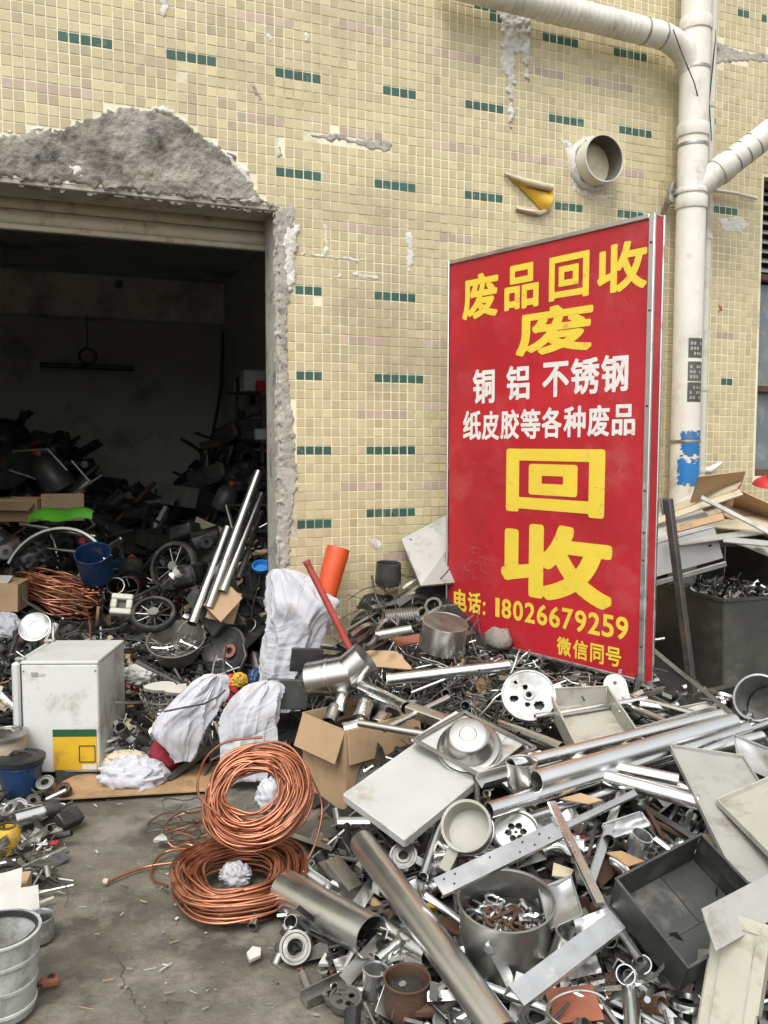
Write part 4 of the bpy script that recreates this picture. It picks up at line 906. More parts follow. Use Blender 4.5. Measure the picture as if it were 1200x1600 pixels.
BARS = [
 ('channel_bar', 'grey perforated channel bar in front of the saucepan', 'N', (684, 1386, .37), (872, 1296, .42), .055, .018, 'tube_steel', (0, 1, -.8)),
 ('channel_bar', 'long grey channel bar in front of the bolt pot', 'N', (806, 1556, .29), (966, 1436, .34), .055, .045, 'tube_steel', (0, 1, -.8)),
 ('flat_bar', 'narrow bright bar leaning from the tubes down to the bolt pot', 'B', (862, 1252, .45), (938, 1410, .35), .030, .014, 'bright_steel', (0, 1, -.9)),
 ('flat_bar', 'narrow bright bar crossing behind the leaning bar', 'B', (972, 1234, .43), (924, 1375, .32), .028, .012, 'steel', (0, 1, -.9)),
 ('flat_bar', 'thin bright bar from the perforated plate to the crossing tube', 'B', (842, 1310, .40), (994, 1238, .45), .026, .012, 'bright_steel', (0, 1, -.9)),
 ('flat_bar', 'slim grey bar lying below the dark tray', 'B', (948, 1470, .22), (1020, 1610, .13), .022, .010, 'galv', (0, 1, -.4)),
 ('angle_bar', 'thin dark rail sliding down behind the sign to the channel end', 'L', (1012, 1008, .62), (1140, 1112, .54), .03, .022, 'dull_steel', (0, 1, 0)),
 ('square_tube', 'short square tube beside the cardboard box flap', 'B', (638, 1100, .49), (716, 1128, .47), .05, .05, 'steel', (0, 1, -.3)),
 ('rail_profile', 'slotted grey rail lying on the ground near the rusty can', 'U', (474, 1556, .03), (566, 1512, .05), .045, .03, 'dull_steel', (.3, 1, 0)),
 ('flat_bar', 'white flat bar behind the perforated channel bar', 'B', (744, 1368, .24), (850, 1336, .28), .035, .006, 'white_paint', (0, 1, -.4)),
 ('flat_bar', 'dull bar between the long thick tube and the copper coil', 'B', (505, 1345, .10), (570, 1420, .10), .05, .03, 'dull_steel', (0, 1, -.3)),
 ('square_tube', 'short dark square tube next to the long thick tube', 'B', (520, 1340, .17), (556, 1386, .14), .055, .05, 'dull_steel', (0, 1, -.3)),
 ('channel_bar', 'white angle profile by the wide grey pipe', 'U', (478, 1358, .10), (556, 1412, .09), .03, .02, 'white_paint', (0, 1, -.3)),
 ('angle_bar', 'dull angle bar below the crossing tubes at the right', 'L', (1000, 1256, .35), (1120, 1330, .33), .03, .03, 'dull_steel', (0, 1, 0)),
 ('rusty_rod', 'rusty red rod leaning behind the dark tray', 'B', (1012, 1262, .38), (1042, 1318, .30), .014, .012, 'rust', (0, 1, 0)),
 ('wood_stick', 'pale wooden stick lying at the bottom of the heap', 'B', (886, 1512, .17), (1086, 1612, .14), .028, .014, 'wood', (0, 1, -.4)),
 ('wood_stick', 'short pale wood strip behind the dark tray', 'B', (960, 1318, .31), (1030, 1324, .30), .02, .02, 'wood', (0, 1, -.4)),
]
for nm, lb, pf, a, b_, w, hg, mt, upv in BARS: channel(nm, lb, G(*a), G(*b_), w, hg, mt, .004, cd(*upv), 'wood' if 'wood' in nm else 'metal bar', prof=pf, twist=rr(-.08, .08))
pbar = bpy.data.objects['channel_bar']       # punched holes along the perforated bar
for k in range(9):
    b = MB(); b.lathe([(0, .0012), (.003, .0012), (.003, -.001)], 10); b.build('hole', 'black', pbar, TR(.002, (.012 if k % 2 else -.012), (.03, .05, .07, .30, .33, .36, .40, .42, .2)[k]) @ RY(90))
# --- plates
A_, B_, C_ = G(537, 1243, .34), G(632, 1314, .30), G(694, 1132, .46)
sheet('enamel_sheet', 'large dirty white metal panel under the upturned basin', 'panel', A_, B_, C_, .006, 'white_paint', .0, lip=.03, seed=2)
X_, Y_ = (B_ - A_), (C_ - A_)
fr_o = FR(A_ + Y_ * .66 + Vector((0, 0, .012)), X_.cross(Y_) if X_.cross(Y_).z > 0 else -X_.cross(Y_), X_)
lx_, ly_ = X_.length, Y_.length * .5
sheet('enamel_sheet', 'second white panel with a metal frame, half under the basin', 'panel', G(642, 1158, .455), G(752, 1216, .40), G(712, 1112, .50), .005, 'white_paint', 0, seed=6)
frp = [G(648, 1156, .47), G(750, 1212, .42), G(836, 1168, .45), G(726, 1112, .51)]
fr = thing('frame_of_rods', 'thin metal frame lying on the white panel', 'frame', frp[0])
for p, q in zip(frp, frp[1:] + frp[:1]):
    b = MB(); b.tube([p - frp[0], q - frp[0]], .008, 8); b.build('rod', 'dull_steel', fr)
# plain cup-shaped, round and open things
nb = cd(-.12, .80, -.58)
bs = thing('wash_basin', 'upturned stainless steel basin on the white panel', 'basin', FR(G(733, 1165, .47), nb, RT)); rb = .098
b = MB(); b.lathe([(0, .076), (.030, .076), (.032, .0735), (.034, .076), (.066, .076), (.074, .073), (.080, .066), (.084, .055), (.094, .014), (.100, .005), (.112, .002), (.115, 0), (.115, -.004), (.108, -.002), (.096, .004), (.088, .02), (.078, .06), (0, .07)], 64); b.warp(.0015, 9); b.build('shell', 'basin_steel', bs, ang=50)
b = MB(); b.lathe([(.117, -.008), (.124, -.012), (.124, -.016), (.10, -.014)], 48); b.build('lower_rim', 'dull_steel', bs)
dM = FR(G(826, 1086, .57), cd(-.1, .62, -.78), RT); dsc = thing('perforated_disc', 'white round disc with holes standing on the scrap below the sign', 'disc', dM); r = S(42, dM.translation)
b = MB(); holes_disc(b, r * .93, [(0, 0, r * .11, r * .11), (-.1 * r, .32 * r, r * .1, r * .11), (-.45 * r, .52 * r, r * .08, r * .08), (-.55 * r, -.12 * r, r * .17, r * .14), (.35 * r, -.42 * r, r * .2, r * .17), (-.08 * r, -.36 * r, r * .1, r * .09)]); b.build('face', 'dull_white', dsc)
b = MB(); b.lathe([(r * .92, -.003), (r * .94, .004), (r, .004), (r, -.02), (r * .97, -.02), (r * .92, -.003)], 56); b.build('rim', 'dull_white', dsc)
b = MB(); b.lathe([(r * .11, 0), (r * .12, .008), (r * .2, .007), (r * .22, 0)], 24); b.build('hub', 'dull_white', dsc)
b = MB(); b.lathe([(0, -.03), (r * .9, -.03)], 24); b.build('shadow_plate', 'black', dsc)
CREAM_TRAY = (G(936, 1054, .60), G(866, 1096, .56), G(992, 1136, .54))
eb = thing('tray_bracket', 'rounded grey bracket with a hole behind the cream tray', 'bracket', FR(G(962, 1078, .56), cd(-.1, .5, -.8), RT))
b = MB(); po = [(.05 * math.cos(a), .02 + .05 * math.sin(a)) for a in np.linspace(0, math.pi, 12)] + [(-.06, -.08), (.06, -.08)]; b.prism(po, 0, .004); b.build('plate', 'grey_paint', eb); b = MB(); b.lathe([(0, .005), (.008, .005), (.008, .004)], 12, M=TR(0, .03, 0)); b.build('hole', 'black', eb)
cp = pot('steel_cup', 'small steel cup among the bright tubes', 'cup', FR(G(817, 1233, .44), cd(-.05, 1, -.05)), .052, .053, .098, 'steel', .002, .002, 36)
pn_ = thing('saucepan', 'dented pale saucepan with a short spout, lying tipped', 'pan', FR(G(736, 1300, .36), cd(-.28, .60, -.70), RT) @ Matrix.Scale(.86, 4))
b = MB(); b.lathe([(0, 0), (.078, 0), (.084, .005), (.089, .06), (.089, .082), (.096, .085), (.096, .088), (.086, .085), (.080, .01), (0, .005)], 48); b.warp(.002, 8); b.build('body', 'cream_paint', pn_, ang=45)
b = MB(); b.box(.045, .10, .006, M=TR(-.075, -.10, .05) @ RZ(-35) @ RX(15), b=.002); b.build('handle', 'cream_paint', pn_)
b = MB(); b.lathe([(.09, .02), (.094, .02), (.094, .03), (.09, .03)], 40); b.build('band', 'steel', pn_)
fM = FR(G(806, 1300, .37), cd(-.1, .82, -.55), RT); fl_ = thing('burner_plate', 'round steel plate with petal holes beside the saucepan', 'plate', fM); r = .075
b = MB(); holes_disc(b, r * .9, [(r * .32 * math.cos(a), r * .32 * math.sin(a), r * .15, r * .15) for a in np.arange(6) * math.pi / 3] + [(0, 0, r * .08, r * .08)]); b.build('face', 'steel', fl_)
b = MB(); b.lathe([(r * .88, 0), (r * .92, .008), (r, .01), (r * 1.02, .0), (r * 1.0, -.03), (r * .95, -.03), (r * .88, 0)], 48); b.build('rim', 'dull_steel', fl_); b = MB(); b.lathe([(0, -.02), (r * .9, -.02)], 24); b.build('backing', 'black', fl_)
# big pot of bolts
pM = FR(G(790, 1500, .12), cd(-.02, 1, -.16), RT); bp_ = pot('bolt_pot', 'big dark steel pot half full of bolts and rings', 'pot', pM, .128, .136, .20, 'dull_steel', .004, .004, 56, .002)
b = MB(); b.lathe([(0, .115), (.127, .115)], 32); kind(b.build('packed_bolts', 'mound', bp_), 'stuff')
pc_ = pM @ Vector((0, 0, .13))
def pot_s(Rs):
    a = Rs.uniform(0, 6.28); q = .1 * math.sqrt(Rs.random()); return pc_.x + q * math.cos(a), pc_.y + q * math.sin(a)
ringT = []
for k in range(4): m = MB(); rr_ = rr(.022, .038); m.tube([(rr_ * math.cos(a), rr_ * math.sin(a) * rr(.7, 1), rr(-.003, .003)) for a in np.arange(20) * math.pi / 10], rr(.004, .006), 6, closed=True); ringT.append(m)
boltT = []
for k in range(4):
    m = MB(); L = rr(.07, .12); m.lathe([(0, 0), (.014, 0), (.014, .010), (.006, .010), (.006, L), (0, L)], 8, M=TR(-L / 2, 0, 0) @ RY(90)); boltT.append(m)
for k in range(22):
    a = R.uniform(0, 6.28); q = .09 * math.sqrt(R.random()); isr = k % 2 == 0; m = (ringT if isr else boltT)[k % 4]
    o_ = MB(); o_.add(m.v, m.f); solo('metal_ring' if isr else 'steel_bolt', o_, R.choice(['dull_steel', 'cast_iron', 'galv', 'rust']) if isr else R.choice(['galv', 'dull_steel', 'dull_steel', 'rust']), 'metal ring among the bolts in the dark pot' if isr else 'steel bolt in the dark pot of bolts', 'ring' if isr else 'bolt', FR((pc_.x + q * math.cos(a), pc_.y + q * math.sin(a), pc_.z + rr(-.004, .018)), (rr(-.5, .5), rr(-.5, .5), 1), (rr(-1, 1), rr(-1, 1), 0)), 'rings in the bolt pot' if isr else 'bolts in the bolt pot')
scatter('small_bolts', boltT, 90, pot_s, lambda x, y: pc_.z - .01, ['galv', 'dull_steel', 'rust'], [2, 5, 1], 'loose small bolts heaped at the bottom of the dark pot', 'bolts', .6, (-.012, .004), (.5, .9), seed=21)
# rusty can with soil, small can, wheel, pulleys
rM = FR(G(636, 1578, .03), cd(0, 1, -.06), RT); rc = pot('rusty_can', 'rusty brown open can with soil in it at the bottom of the heap', 'can', rM, .062, .064, .095, 'rust', .003, .003, 40, .0015)
b = MB(); b.lathe([(0, .062), (.03, .066), (.059, .06)], 24).warp(.008, 30); b.build('soil', 'soil', rc, ang=60)
b = MB(); b.box(.022, .018, .012, M=TR(-.012, .012, .07) @ RZ(30), b=.004); b.build('pebble', 'stone', rc)
sc_ = pot('small_can', 'small galvanised can standing beside the rusty can', 'can', FR(G(585, 1552, .02), cd(0.05, 1, -.05), RT), .036, .036, .075, 'galv', .003, .003, 32, .001)
vM = FR(G(540, 1560, .03), cd(0, .95, -.15), RT); vw = thing('valve_wheel', 'flat grey wheel with four holes on the ground by the rail', 'wheel', vM); r = .047
b = MB(); holes_disc(b, r * .85, [(r * .42 * math.cos(a), r * .42 * math.sin(a), r * .2, r * .2) for a in (.6, 2.1, 3.7, 5.2)], .006); b.build('face', 'cast_iron', vw); b = MB(); b.lathe([(r * .83, -.012), (r * .85, .006), (r, .006), (r, -.014), (r * .83, -.012)], 40); b.build('rim', 'cast_iron', vw)
def pulley(lb, M, r, mat, w=.03, bore=.35):
    o = thing('pulley', lb, 'pulley', M); b = MB(); b.lathe([(r * bore, 0), (r * .55, .0), (r * .58, -.004), (r * .8, -.004), (r * .85, 0), (r, 0), (r, -.006), (r * .86, -w * .5), (r, -w + .006), (r, -w), (r * bore, -w), (r * bore, 0)], 40); b.build('wheel', mat, o); b = MB(); b.lathe([(0, -w * .7), (r * bore, -w * .7)], 20); b.build('bore', 'black', o)
pulley('grooved steel pulley half hidden under the white panel edge', FR(G(630, 1336, .23), cd(-.1, .75, -.6)), .047, 'cast_iron')
pulley('short flanged pipe fitting on the ground below the wide pipe', FR(G(461, 1480, .06), cd(-.1, .6, -.8)), .05, 'cast_iron', .06, .5)
pulley('worn round hub at the bottom edge right of the rusty can', FR(G(706, 1595, .06), cd(0, .95, -.2)), .052, 'galv', .02, .22)
pulley('round metal cap beside the red plate at the bottom', FR(G(838, 1588, .12), cd(0, .9, -.3)), .05, 'cast_iron', .02, .4)
# dark tray, plate, sheets, slab
def rim_tray(name, label, cat, top, left, right, h, mat):
    X = right - top; Y = left - top; n_ = X.cross(Y).normalized(); n_ = n_ if n_.z > 0 else -n_; c = top + (X + Y) / 2 - n_ * h
    return tray(name, label, cat, FR(c, n_, X), X.length, (Y - X.normalized() * Y.dot(X.normalized())).length, h, mat, .004)
rim_tray('cream_tray', 'cream metal tray tilted towards the yard below the sign', 'tray', *CREAM_TRAY, .085, 'cream_paint')
dtray = rim_tray('dark_tray', 'big dark open metal tray in the right foreground', 'tray', G(1095, 1303, .49), G(963, 1374, .42), G(1214, 1428, .37), .12, 'dark_tray')
b = MB(); b.box(.004, .2, .004, c=(.02, -.02, .0055)); b.box(.16, .004, .004, c=(-.06, .03, .0055)); b.build('base_seam', 'iron', dtray)
sheet('steel_sheet', 'large grey steel sheet with a folded edge leaning at the right', 'sheet', G(1046, 1168, .52), G(1160, 1185, .50), G(1150, 1380, .38), .004, 'grey_paint', .0, lip=.018, seed=3)
sheet('steel_sheet', 'pale steel sheet lying over the grey sheet at the right edge', 'sheet', G(1120, 1255, .46), G(1225, 1210, .50), G(1235, 1372, .42), .004, 'cream_paint', .004, lip=.02, seed=8)
pl = sheet('punched_plate', 'grey plate with small holes leaning against the dark tray', 'plate', G(1096, 1420, .44), G(1230, 1350, .49), G(1118, 1486, .37), .004, 'grey_paint', .0, seed=5)
b = MB(); b.lathe([(0, .0055), (.010, .0055), (.010, .004)], 14, M=TR(.17, -.03 if False else .03, 0)); b.build('hole', 'black', pl)
slM = G(1080, 1630, .08); a1, a2, a3 = G(1080, 1640, .12), G(1170, 1680, .12), G(1136, 1425, .42)
X_, Y_ = a2 - a1, a3 - a1; lx_, ly_ = X_.length, Y_.length; nn = X_.cross(Y_).normalized(); nn = nn if nn.dot(CAM - a1) > 0 else -nn
slf = FR(a1, nn, X_); sgn = 1 if (slf.to_3x3().col[1]).dot(Y_) > 0 else -1
sl = thing('marble_slab', 'thick cream marble slab standing in the right foreground corner', 'slab', slf)
b = MB(); b.box(lx_, ly_, .05, c=(lx_ / 2, sgn * ly_ / 2, -.025), b=.006).warp(.002, 9); b.build('block', 'marble', sl)
for (w, h_, x, y) in ((lx_ - .05, .002, lx_ / 2, ly_ - .03), (.002, ly_ - .06, .03, ly_ / 2), (.002, ly_ - .06, lx_ - .03, ly_ / 2)):
    b = MB(); b.box(w, h_, .002, c=(x, sgn * y, .0022)); b.build('incised_line', 'jamb_concrete', sl)
for k, (a, b_, c_, mt, lb) in enumerate((((842, 1392, .30), (892, 1372, .32), (858, 1455, .26), 'galv', 'bent grey plate right of the bolt pot'), ((896, 1436, .29), (950, 1418, .31), (905, 1478, .25), 'tube_steel', 'pale folded plate above the front channel bar'), ((1148, 1150, .53), (1218, 1178, .52), (1156, 1198, .46), 'galv', 'grey punched plate at the right edge below the drum'), ((700, 1385, .27), (760, 1360, .30), (716, 1408, .24), 'iron', 'dark plate behind the bolt pot'), ((940, 1290, .38), (1000, 1270, .40), (955, 1312, .35), 'galv', 'grey plate with bent end under the crossing tubes'),
                              ((520, 1500, .06), (560, 1488, .08), (528, 1522, .04), 'dull_steel', 'dull plate beside the slotted rail'), ((1060, 1108, .51), (1110, 1098, .52), (1072, 1134, .48), 'cream_paint', 'small cream plate at the channel end'), ((880, 1496, .24), (930, 1486, .25), (890, 1530, .20), 'dull_steel', 'dull plate in front of the channel bar'), ((606, 1390, .18), (650, 1372, .2), (616, 1430, .15), 'dull_steel', 'dull plate left of the long thick tube'))):
    sheet('bent_plate', lb, 'plate', G(*a), G(*b_), G(*c_), .004, mt, .012, lip=.014 if k % 2 == 0 else None, seed=20 + k, warp=.012)
# bottom odds and ends
sheet('red_plate', 'dull red plate lying at the bottom of the heap', 'plate', G(850, 1545, .17), G(926, 1538, .18), G(866, 1600, .13), .004, 'terracotta', .003, seed=10)
hoop = MB(); c_ = G(905, 1580, .19); hoop.tube([(.08 * math.cos(a), .05 * math.sin(a), .01 * math.sin(2 * a)) for a in np.linspace(.5, 5.2, 26)], .004, 6); solo('metal_hoop', hoop, 'dull_steel', 'thin broken metal hoop around the red plate', 'hoop', FR(c_, cd(0, .8, -.5), RT))
for (u, v, h, lb, mt, sz) in ((880, 1365, .30, 'crumpled pale cardboard scrap behind the leaning bar', 'pale_card', .05), (910, 1250, .42, 'curled brown paper scrap under the crossing tubes', 'cardboard', .05), (975, 1340, .32, 'yellow cardboard shard behind the dark tray', 'wood', .05), (1105, 1312, .36, 'brown cardboard end beside the grey sheet', 'cardboard', .05),
                              (672, 1425, .18, 'small yellow plastic lump by the long thick tube', 'yellow', .018), (906, 1310, .30, 'red scrap under the bright bars', 'red', .04), (513, 1475, .03, 'orange brick fragment on the ground below the wide pipe', 'terracotta', .03), (398, 1492, .012, 'broken white tile on the ground below the coils', 'paper', .035),
                              (512, 1506, .012, 'white stone chip on the ground beside the rail', 'paper', .035), (543, 1480, .03, 'grey stone chip on the ground beside the brick fragment', 'stone', .03), (252, 1314, .012, 'white card scrap on the ground beside the copper coils', 'paper', .035)):
    b = MB(); n_ = 9; b.box(sz * 2, sz * 1.4, .008, b=.002); 
    b = MB(); nk = R.choice((4, 5, 7)); po = [(sz * rr(.45, 1.3) * math.cos(2 * math.pi * k / nk + .3) * 1.3, sz * rr(.35, 1.0) * math.sin(2 * math.pi * k / nk + .3)) for k in range(nk)]; b.prism(po, 0, .012 if mt in ('paper', 'terracotta', 'stone') else .004 if mt != 'yellow' else .025)
    b.warp(.004, 20, u); solo('scrap_fragment', b, mt, lb, 'scrap', FR(G(u, v, h + .01), cd(rr(-.2, .2), 1, -.25), cd(1, 0, rr(-.5, .5))))

# --- left end of the heap: cardboard box with fittings
bo = G(540, 1275, .0); bxr = (G(668, 1232, .0) - bo); bxl = (G(470, 1215, 0) - bo); X_ = bxr.normalized(); Yv = Vector((0, 0, 1)).cross(X_); BXW, BXD, BXH = .43, .33, .38
bM = FR(bo, (0, 0, 1), X_); bxo = thing('cardboard_box', 'open cardboard box full of steel fittings beside the copper coils', 'box', bM)
for (w, d, x, y) in ((BXW, .006, BXW / 2, 0), (BXW, .006, BXW / 2, BXD), (.006, BXD - .007, 0, BXD / 2), (.006, BXD - .007, BXW, BXD / 2)):
    b = MB(); b.box(w, d, BXH, c=(x, y, BXH / 2)).warp(.004, 6, x); b.build('side', 'cardboard', bxo)
for (M2, w, hh) in ((TR(0, -.003, BXH) @ RX(172), BXW, .15), (TR(0, BXD, BXH) @ RZ(-90) @ RX(160), BXD, .15)):
    b = MB(); b.box(w - .01, .006, hh, c=(w / 2, 0, hh / 2), b=.001).warp(.006, 7, w); b.build('flap', 'cardboard', bxo, M2)
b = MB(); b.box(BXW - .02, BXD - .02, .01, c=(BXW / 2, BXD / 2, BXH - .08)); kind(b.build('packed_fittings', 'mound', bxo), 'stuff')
b = MB(); b.box(.10, .002, .03, c=(.12, -.005, .14)); b.build('shipping_label', 'pale_card', bxo); b = MB(); b.box(.05, .003, .035, c=(.16, -.005, .06)).warp(.006, 40); b.build('torn_paper', 'paper', bxo)
pb_ = lambda x, y, z: bM @ Vector((x, y, z))
FT = [((.05, .08, .34), (.14, .05, .36), .04, 'steel', 'wide steel elbow pipe end in the cardboard box'), ((.16, .10, .37), (.24, .16, .42), .036, 'steel', 'short steel pipe with a dark bore in the box middle'), ((.22, .06, .34), (.34, .12, .38), .034, 'bright_steel', 'bright pipe fitting at the box front'),
      ((.12, .22, .38), (.20, .28, .46), .03, 'bright_steel', 'upright bright pipe stub at the back of the box'), ((.26, .22, .36), (.38, .18, .42), .038, 'dark_plastic', 'ribbed black hose end in the box corner'), ((.04, .18, .36), (.12, .24, .40), .03, 'dull_steel', 'dull pipe stub at the left of the box')]
for a, b_, r, mt, lb in FT: tubething('pipe_fitting', lb, 'pipe fitting', pb_(*a), pb_(*b_), r, mt, .004, 24, band=(.1, .9))
b = MB(); b.box(.10, .06, .06, M=FR(pb_(.33, .10, .39), (.3, -.2, 1), X_), b=.006); solo('metal_block', b, 'dull_steel', 'squared metal block on top of the fittings in the box', 'block')
# duct with an angled branch
d0, d1 = G(484, 1062, .50), G(552, 1050, .55)
du = tubething('duct_pipe', 'wide steel duct with an angled mouth above the cardboard box', 'duct', d0, d1, .082, 'steel', .003, 40, band=(.45,)); 
b = MB(); b.pipe(.12, .078, .003, 36); b.build('mouth', 'steel', du, FR((0, 0, (d1 - d0).length * .85), (.35, .25, .75)))
# pole, orange tube, leaning panel, pan, rock
p0, p1 = G(568, 1058, .50), D(478, 876, 4.2)
M, L = AB(p0, p1); b = MB(); b.tube([(0, 0, 0), (.004, 0, L * .5), (0, 0, L)], .017, 16); b.lathe([(0, L), (.019, L), (.019, L - .02), (.016, L - .02)], 16); solo('red_pole', b, 'red_pole', 'dull red pole leaning between the white sack and the box', 'pole', M)
p0, p1 = D(505, 945, 4.75), D(529, 856, 4.8); M, L = AB(p0, p1); o = thing('orange_tube', 'orange plastic tube sticking up behind the white sack', 'tube', M)
b = MB(); b.lathe([(.054, 0), (.058, 0), (.062, L * .45), (.066, L * .9), (.064, L), (.058, L), (.054, .01), (.054, 0)], 32); b.build('tube', 'orange', o); b = MB(); b.lathe([(0, L - .015), (.062, L - .015)], 24); b.build('cap', 'orange', o)
a1, a2, a3 = W(640, 905, -.34), W(740, 905, -.34), W(628, 842, -.06)
b = MB(); P4 = [W(658, 915, -.34), W(760, 905, -.34), W(760, 772, -.05), W(627, 842, -.05)]; nn = (P4[1] - P4[0]).cross(P4[3] - P4[0]).normalized(); nn = nn if nn.y < 0 else -nn
o = thing('metal_board', 'pale grey metal panel leaning on the tiled wall beside the sign', 'panel', P4[0]); b.add([p - P4[0] for p in P4] + [p - P4[0] - nn * .012 for p in P4], [(0, 1, 2, 3), (7, 6, 5, 4), (0, 4, 5, 1), (1, 5, 6, 2), (2, 6, 7, 3), (3, 7, 4, 0)]); b.build('panel', 'grey_paint', o)
b = MB(); b.box(.012, .004, .03, M=FR(W(641, 845, -.075) - P4[0], nn, (.5, 0, -1)), b=.001); b.build('slot', 'ink', o)
pot('grey_pot', 'dark grey plastic cap behind the bent strips by the wall', 'cap', FR(W(606, 912, -.12), cd(.05, 1, -.1)), .075, .07, .12, 'dark_plastic', .004, .002, 32)
pm = pot('steel_pan', 'upturned steel pan with a notch left of the sign foot', 'pan', FR(G(690, 1012, .60), cd(.12, .96, -.25)), .12, .112, .14, 'steel', .003, .003, 44, .004)
b = MB(); b.lathe([(0, .142), (.05, .146), (.112, .142)], 40); b.build('bottom', 'cast_iron', pm); b = MB(); b.box(.05, .02, .05, M=TR(.05, -.112, .03) @ RZ(20), b=.01); b.build('notch', 'black', pm)
rk = MB(); rk.lathe([(0, -.06), (.05, -.05), (.075, -.01), (.07, .03), (.04, .06), (0, .065)], 20); rk.warp(.022, 14).warp(.008, 40); solo('concrete_lump', rk, 'stone', 'rough grey concrete lump against the bottom of the red sign', 'rubble', FR(onplane(780, 1000, BL + sn * .05, sn), (0, 0, 1)), ang=60)
# flexible duct, bent strips, flat scraps left of the sign
fx = thing('flexible_hose', 'short ribbed dark hose lying under the bent strips', 'hose', FR(G(600, 968, .66), cd(.9, .05, .2))); b = MB(); prf = []
for k in range(26): prf.append((.05 + (.006 if k % 2 else 0), k * .0075))
b.lathe(prf + [(.044, .19), (.044, .0), (.05, 0)], 28); b.build('hose', 'dull_steel', fx, ang=20)
def strip(lb, pts, w, mat, up=(0, 1, -.3), t=.004, name='bent_strip'):
    P = [Vector(p) for p in pts]; o0 = P[0]; m = MB(); u_ = cd(*up); vs = []
    Q = []
    for i in range(len(P) - 1):
        for k in range(6):
            t_ = k / 6; p_1 = P[max(0, i - 1)]; p_2 = P[i]; p_3 = P[i + 1]; p_4 = P[min(len(P) - 1, i + 2)]
            Q.append(.5 * ((2 * p_2) + (-p_1 + p_3) * t_ + (2 * p_1 - 5 * p_2 + 4 * p_3 - p_4) * t_ ** 2 + (-p_1 + 3 * p_2 - 3 * p_3 + p_4) * t_ ** 3))
    Q.append(P[-1])
    for i, q in enumerate(Q):
        tn = (Q[min(i + 1, len(Q) - 1)] - Q[max(i - 1, 0)]).normalized(); sd = u_.cross(tn).normalized(); nn_ = tn.cross(sd)
        vs += [q - o0 - sd * w / 2, q - o0 + sd * w / 2, q - o0 + sd * w / 2 - nn_ * t, q - o0 - sd * w / 2 - nn_ * t]
    fs = [(i * 4 + k, i * 4 + (k + 1) % 4, i * 4 + 4 + (k + 1) % 4, i * 4 + 4 + k) for i in range(len(Q) - 1) for k in range(4)] + [(3, 2, 1, 0), tuple(range(len(vs) - 4, len(vs)))]
    m.add(vs, fs); solo(name, m, mat, lb, 'metal strip', TR(*o0), ang=40)
g = G
strip('long bent grey strip arching beside the leaning panel', [g(560, 915, .74), g(610, 892, .80), g(655, 880, .83), g(690, 905, .78)], .03, 'dull_steel')
strip('long straight pale strip lying across the strips by the wall', [g(500, 985, .56), g(590, 935, .73), g(694, 888, .84)], .014, 'steel')
strip('flat grey strip on the heap left of the sign', [g(520, 960, .62), g(570, 930, .72), g(625, 900, .80)], .055, 'galv')
strip('thin bent strip under the straight one', [g(540, 985, .60), g(600, 950, .70), g(650, 925, .76), g(690, 928, .72)], .02, 'dull_steel')
strip('rusty reddish strip beside the red pole', [g(545, 1010, .53), g(575, 990, .58), g(600, 972, .62)], .04, 'rust')
strip('thin curved strip near the steel pan', [g(600, 1000, .60), g(640, 980, .64), g(690, 965, .66)], .016, 'iron')
strip('dark curled strip behind the duct', [g(520, 1010, .5), g(545, 1000, .56), g(565, 1012, .52)], .05, 'iron')
Rg = random.Random(12)
for k in range(16):
    u, v = Rg.uniform(520, 690), Rg.uniform(895, 1000); h = .86 - (v - 895) * .0026; L = Rg.uniform(.12, .3); an = Rg.uniform(.25, .75); p = g(u, v, h); dr_ = cd(math.cos(an), math.sin(an) * .55, .4) * L
    if (p + dr_).y > -.04 or p.y > -.04: continue
    mid = p + dr_ * .5 + Vector((0, 0, Rg.uniform(-.02, .05)))
    strip(['thin silvery strip', 'dull grey strip', 'dark bent strip', 'pale curved strip'][k % 4] + [' near the leaning board', ' above the ribbed hose', ' near the red pole', ' beside the sign edge'][(k // 4) % 4], [p, mid, p + dr_], Rg.uniform(.012, .04), ['steel', 'dull_steel', 'iron', 'galv'][k % 4], (Rg.uniform(-.3, .3), 1, -.4), .003)
sheet('cardboard_scrap', 'brown cardboard scrap left of the steel pan', 'cardboard', g(562, 1015, .56), g(620, 1018, .58), g(585, 1042, .52), .006, 'cardboard', .01, seed=12)
sheet('terracotta_scrap', 'reddish flat scrap beside the steel pan', 'scrap', g(612, 998, .62), g(655, 990, .63), g(622, 1010, .59), .005, 'terracotta', .006, seed=13)
# tyres of wire rings by the wall
for k, (u, v, h, r, lb) in enumerate(((655, 955, .68, .055, 'dark ring with a grooved edge below the bent strips'), (610, 975, .64, .06, 'dull ring leaning beside the ribbed hose'), (678, 948, .72, .05, 'small dark cup shape beside the sign edge'))):
    b = MB(); b.lathe([(r * .7, -.02), (r, -.02), (r, .02), (r * .7, .02), (r * .7, -.02)], 32); solo('metal_ring', b, 'iron', lb, 'ring', FR(g(u, v, h), cd(rr(-.6, .2), .5, -.7)))

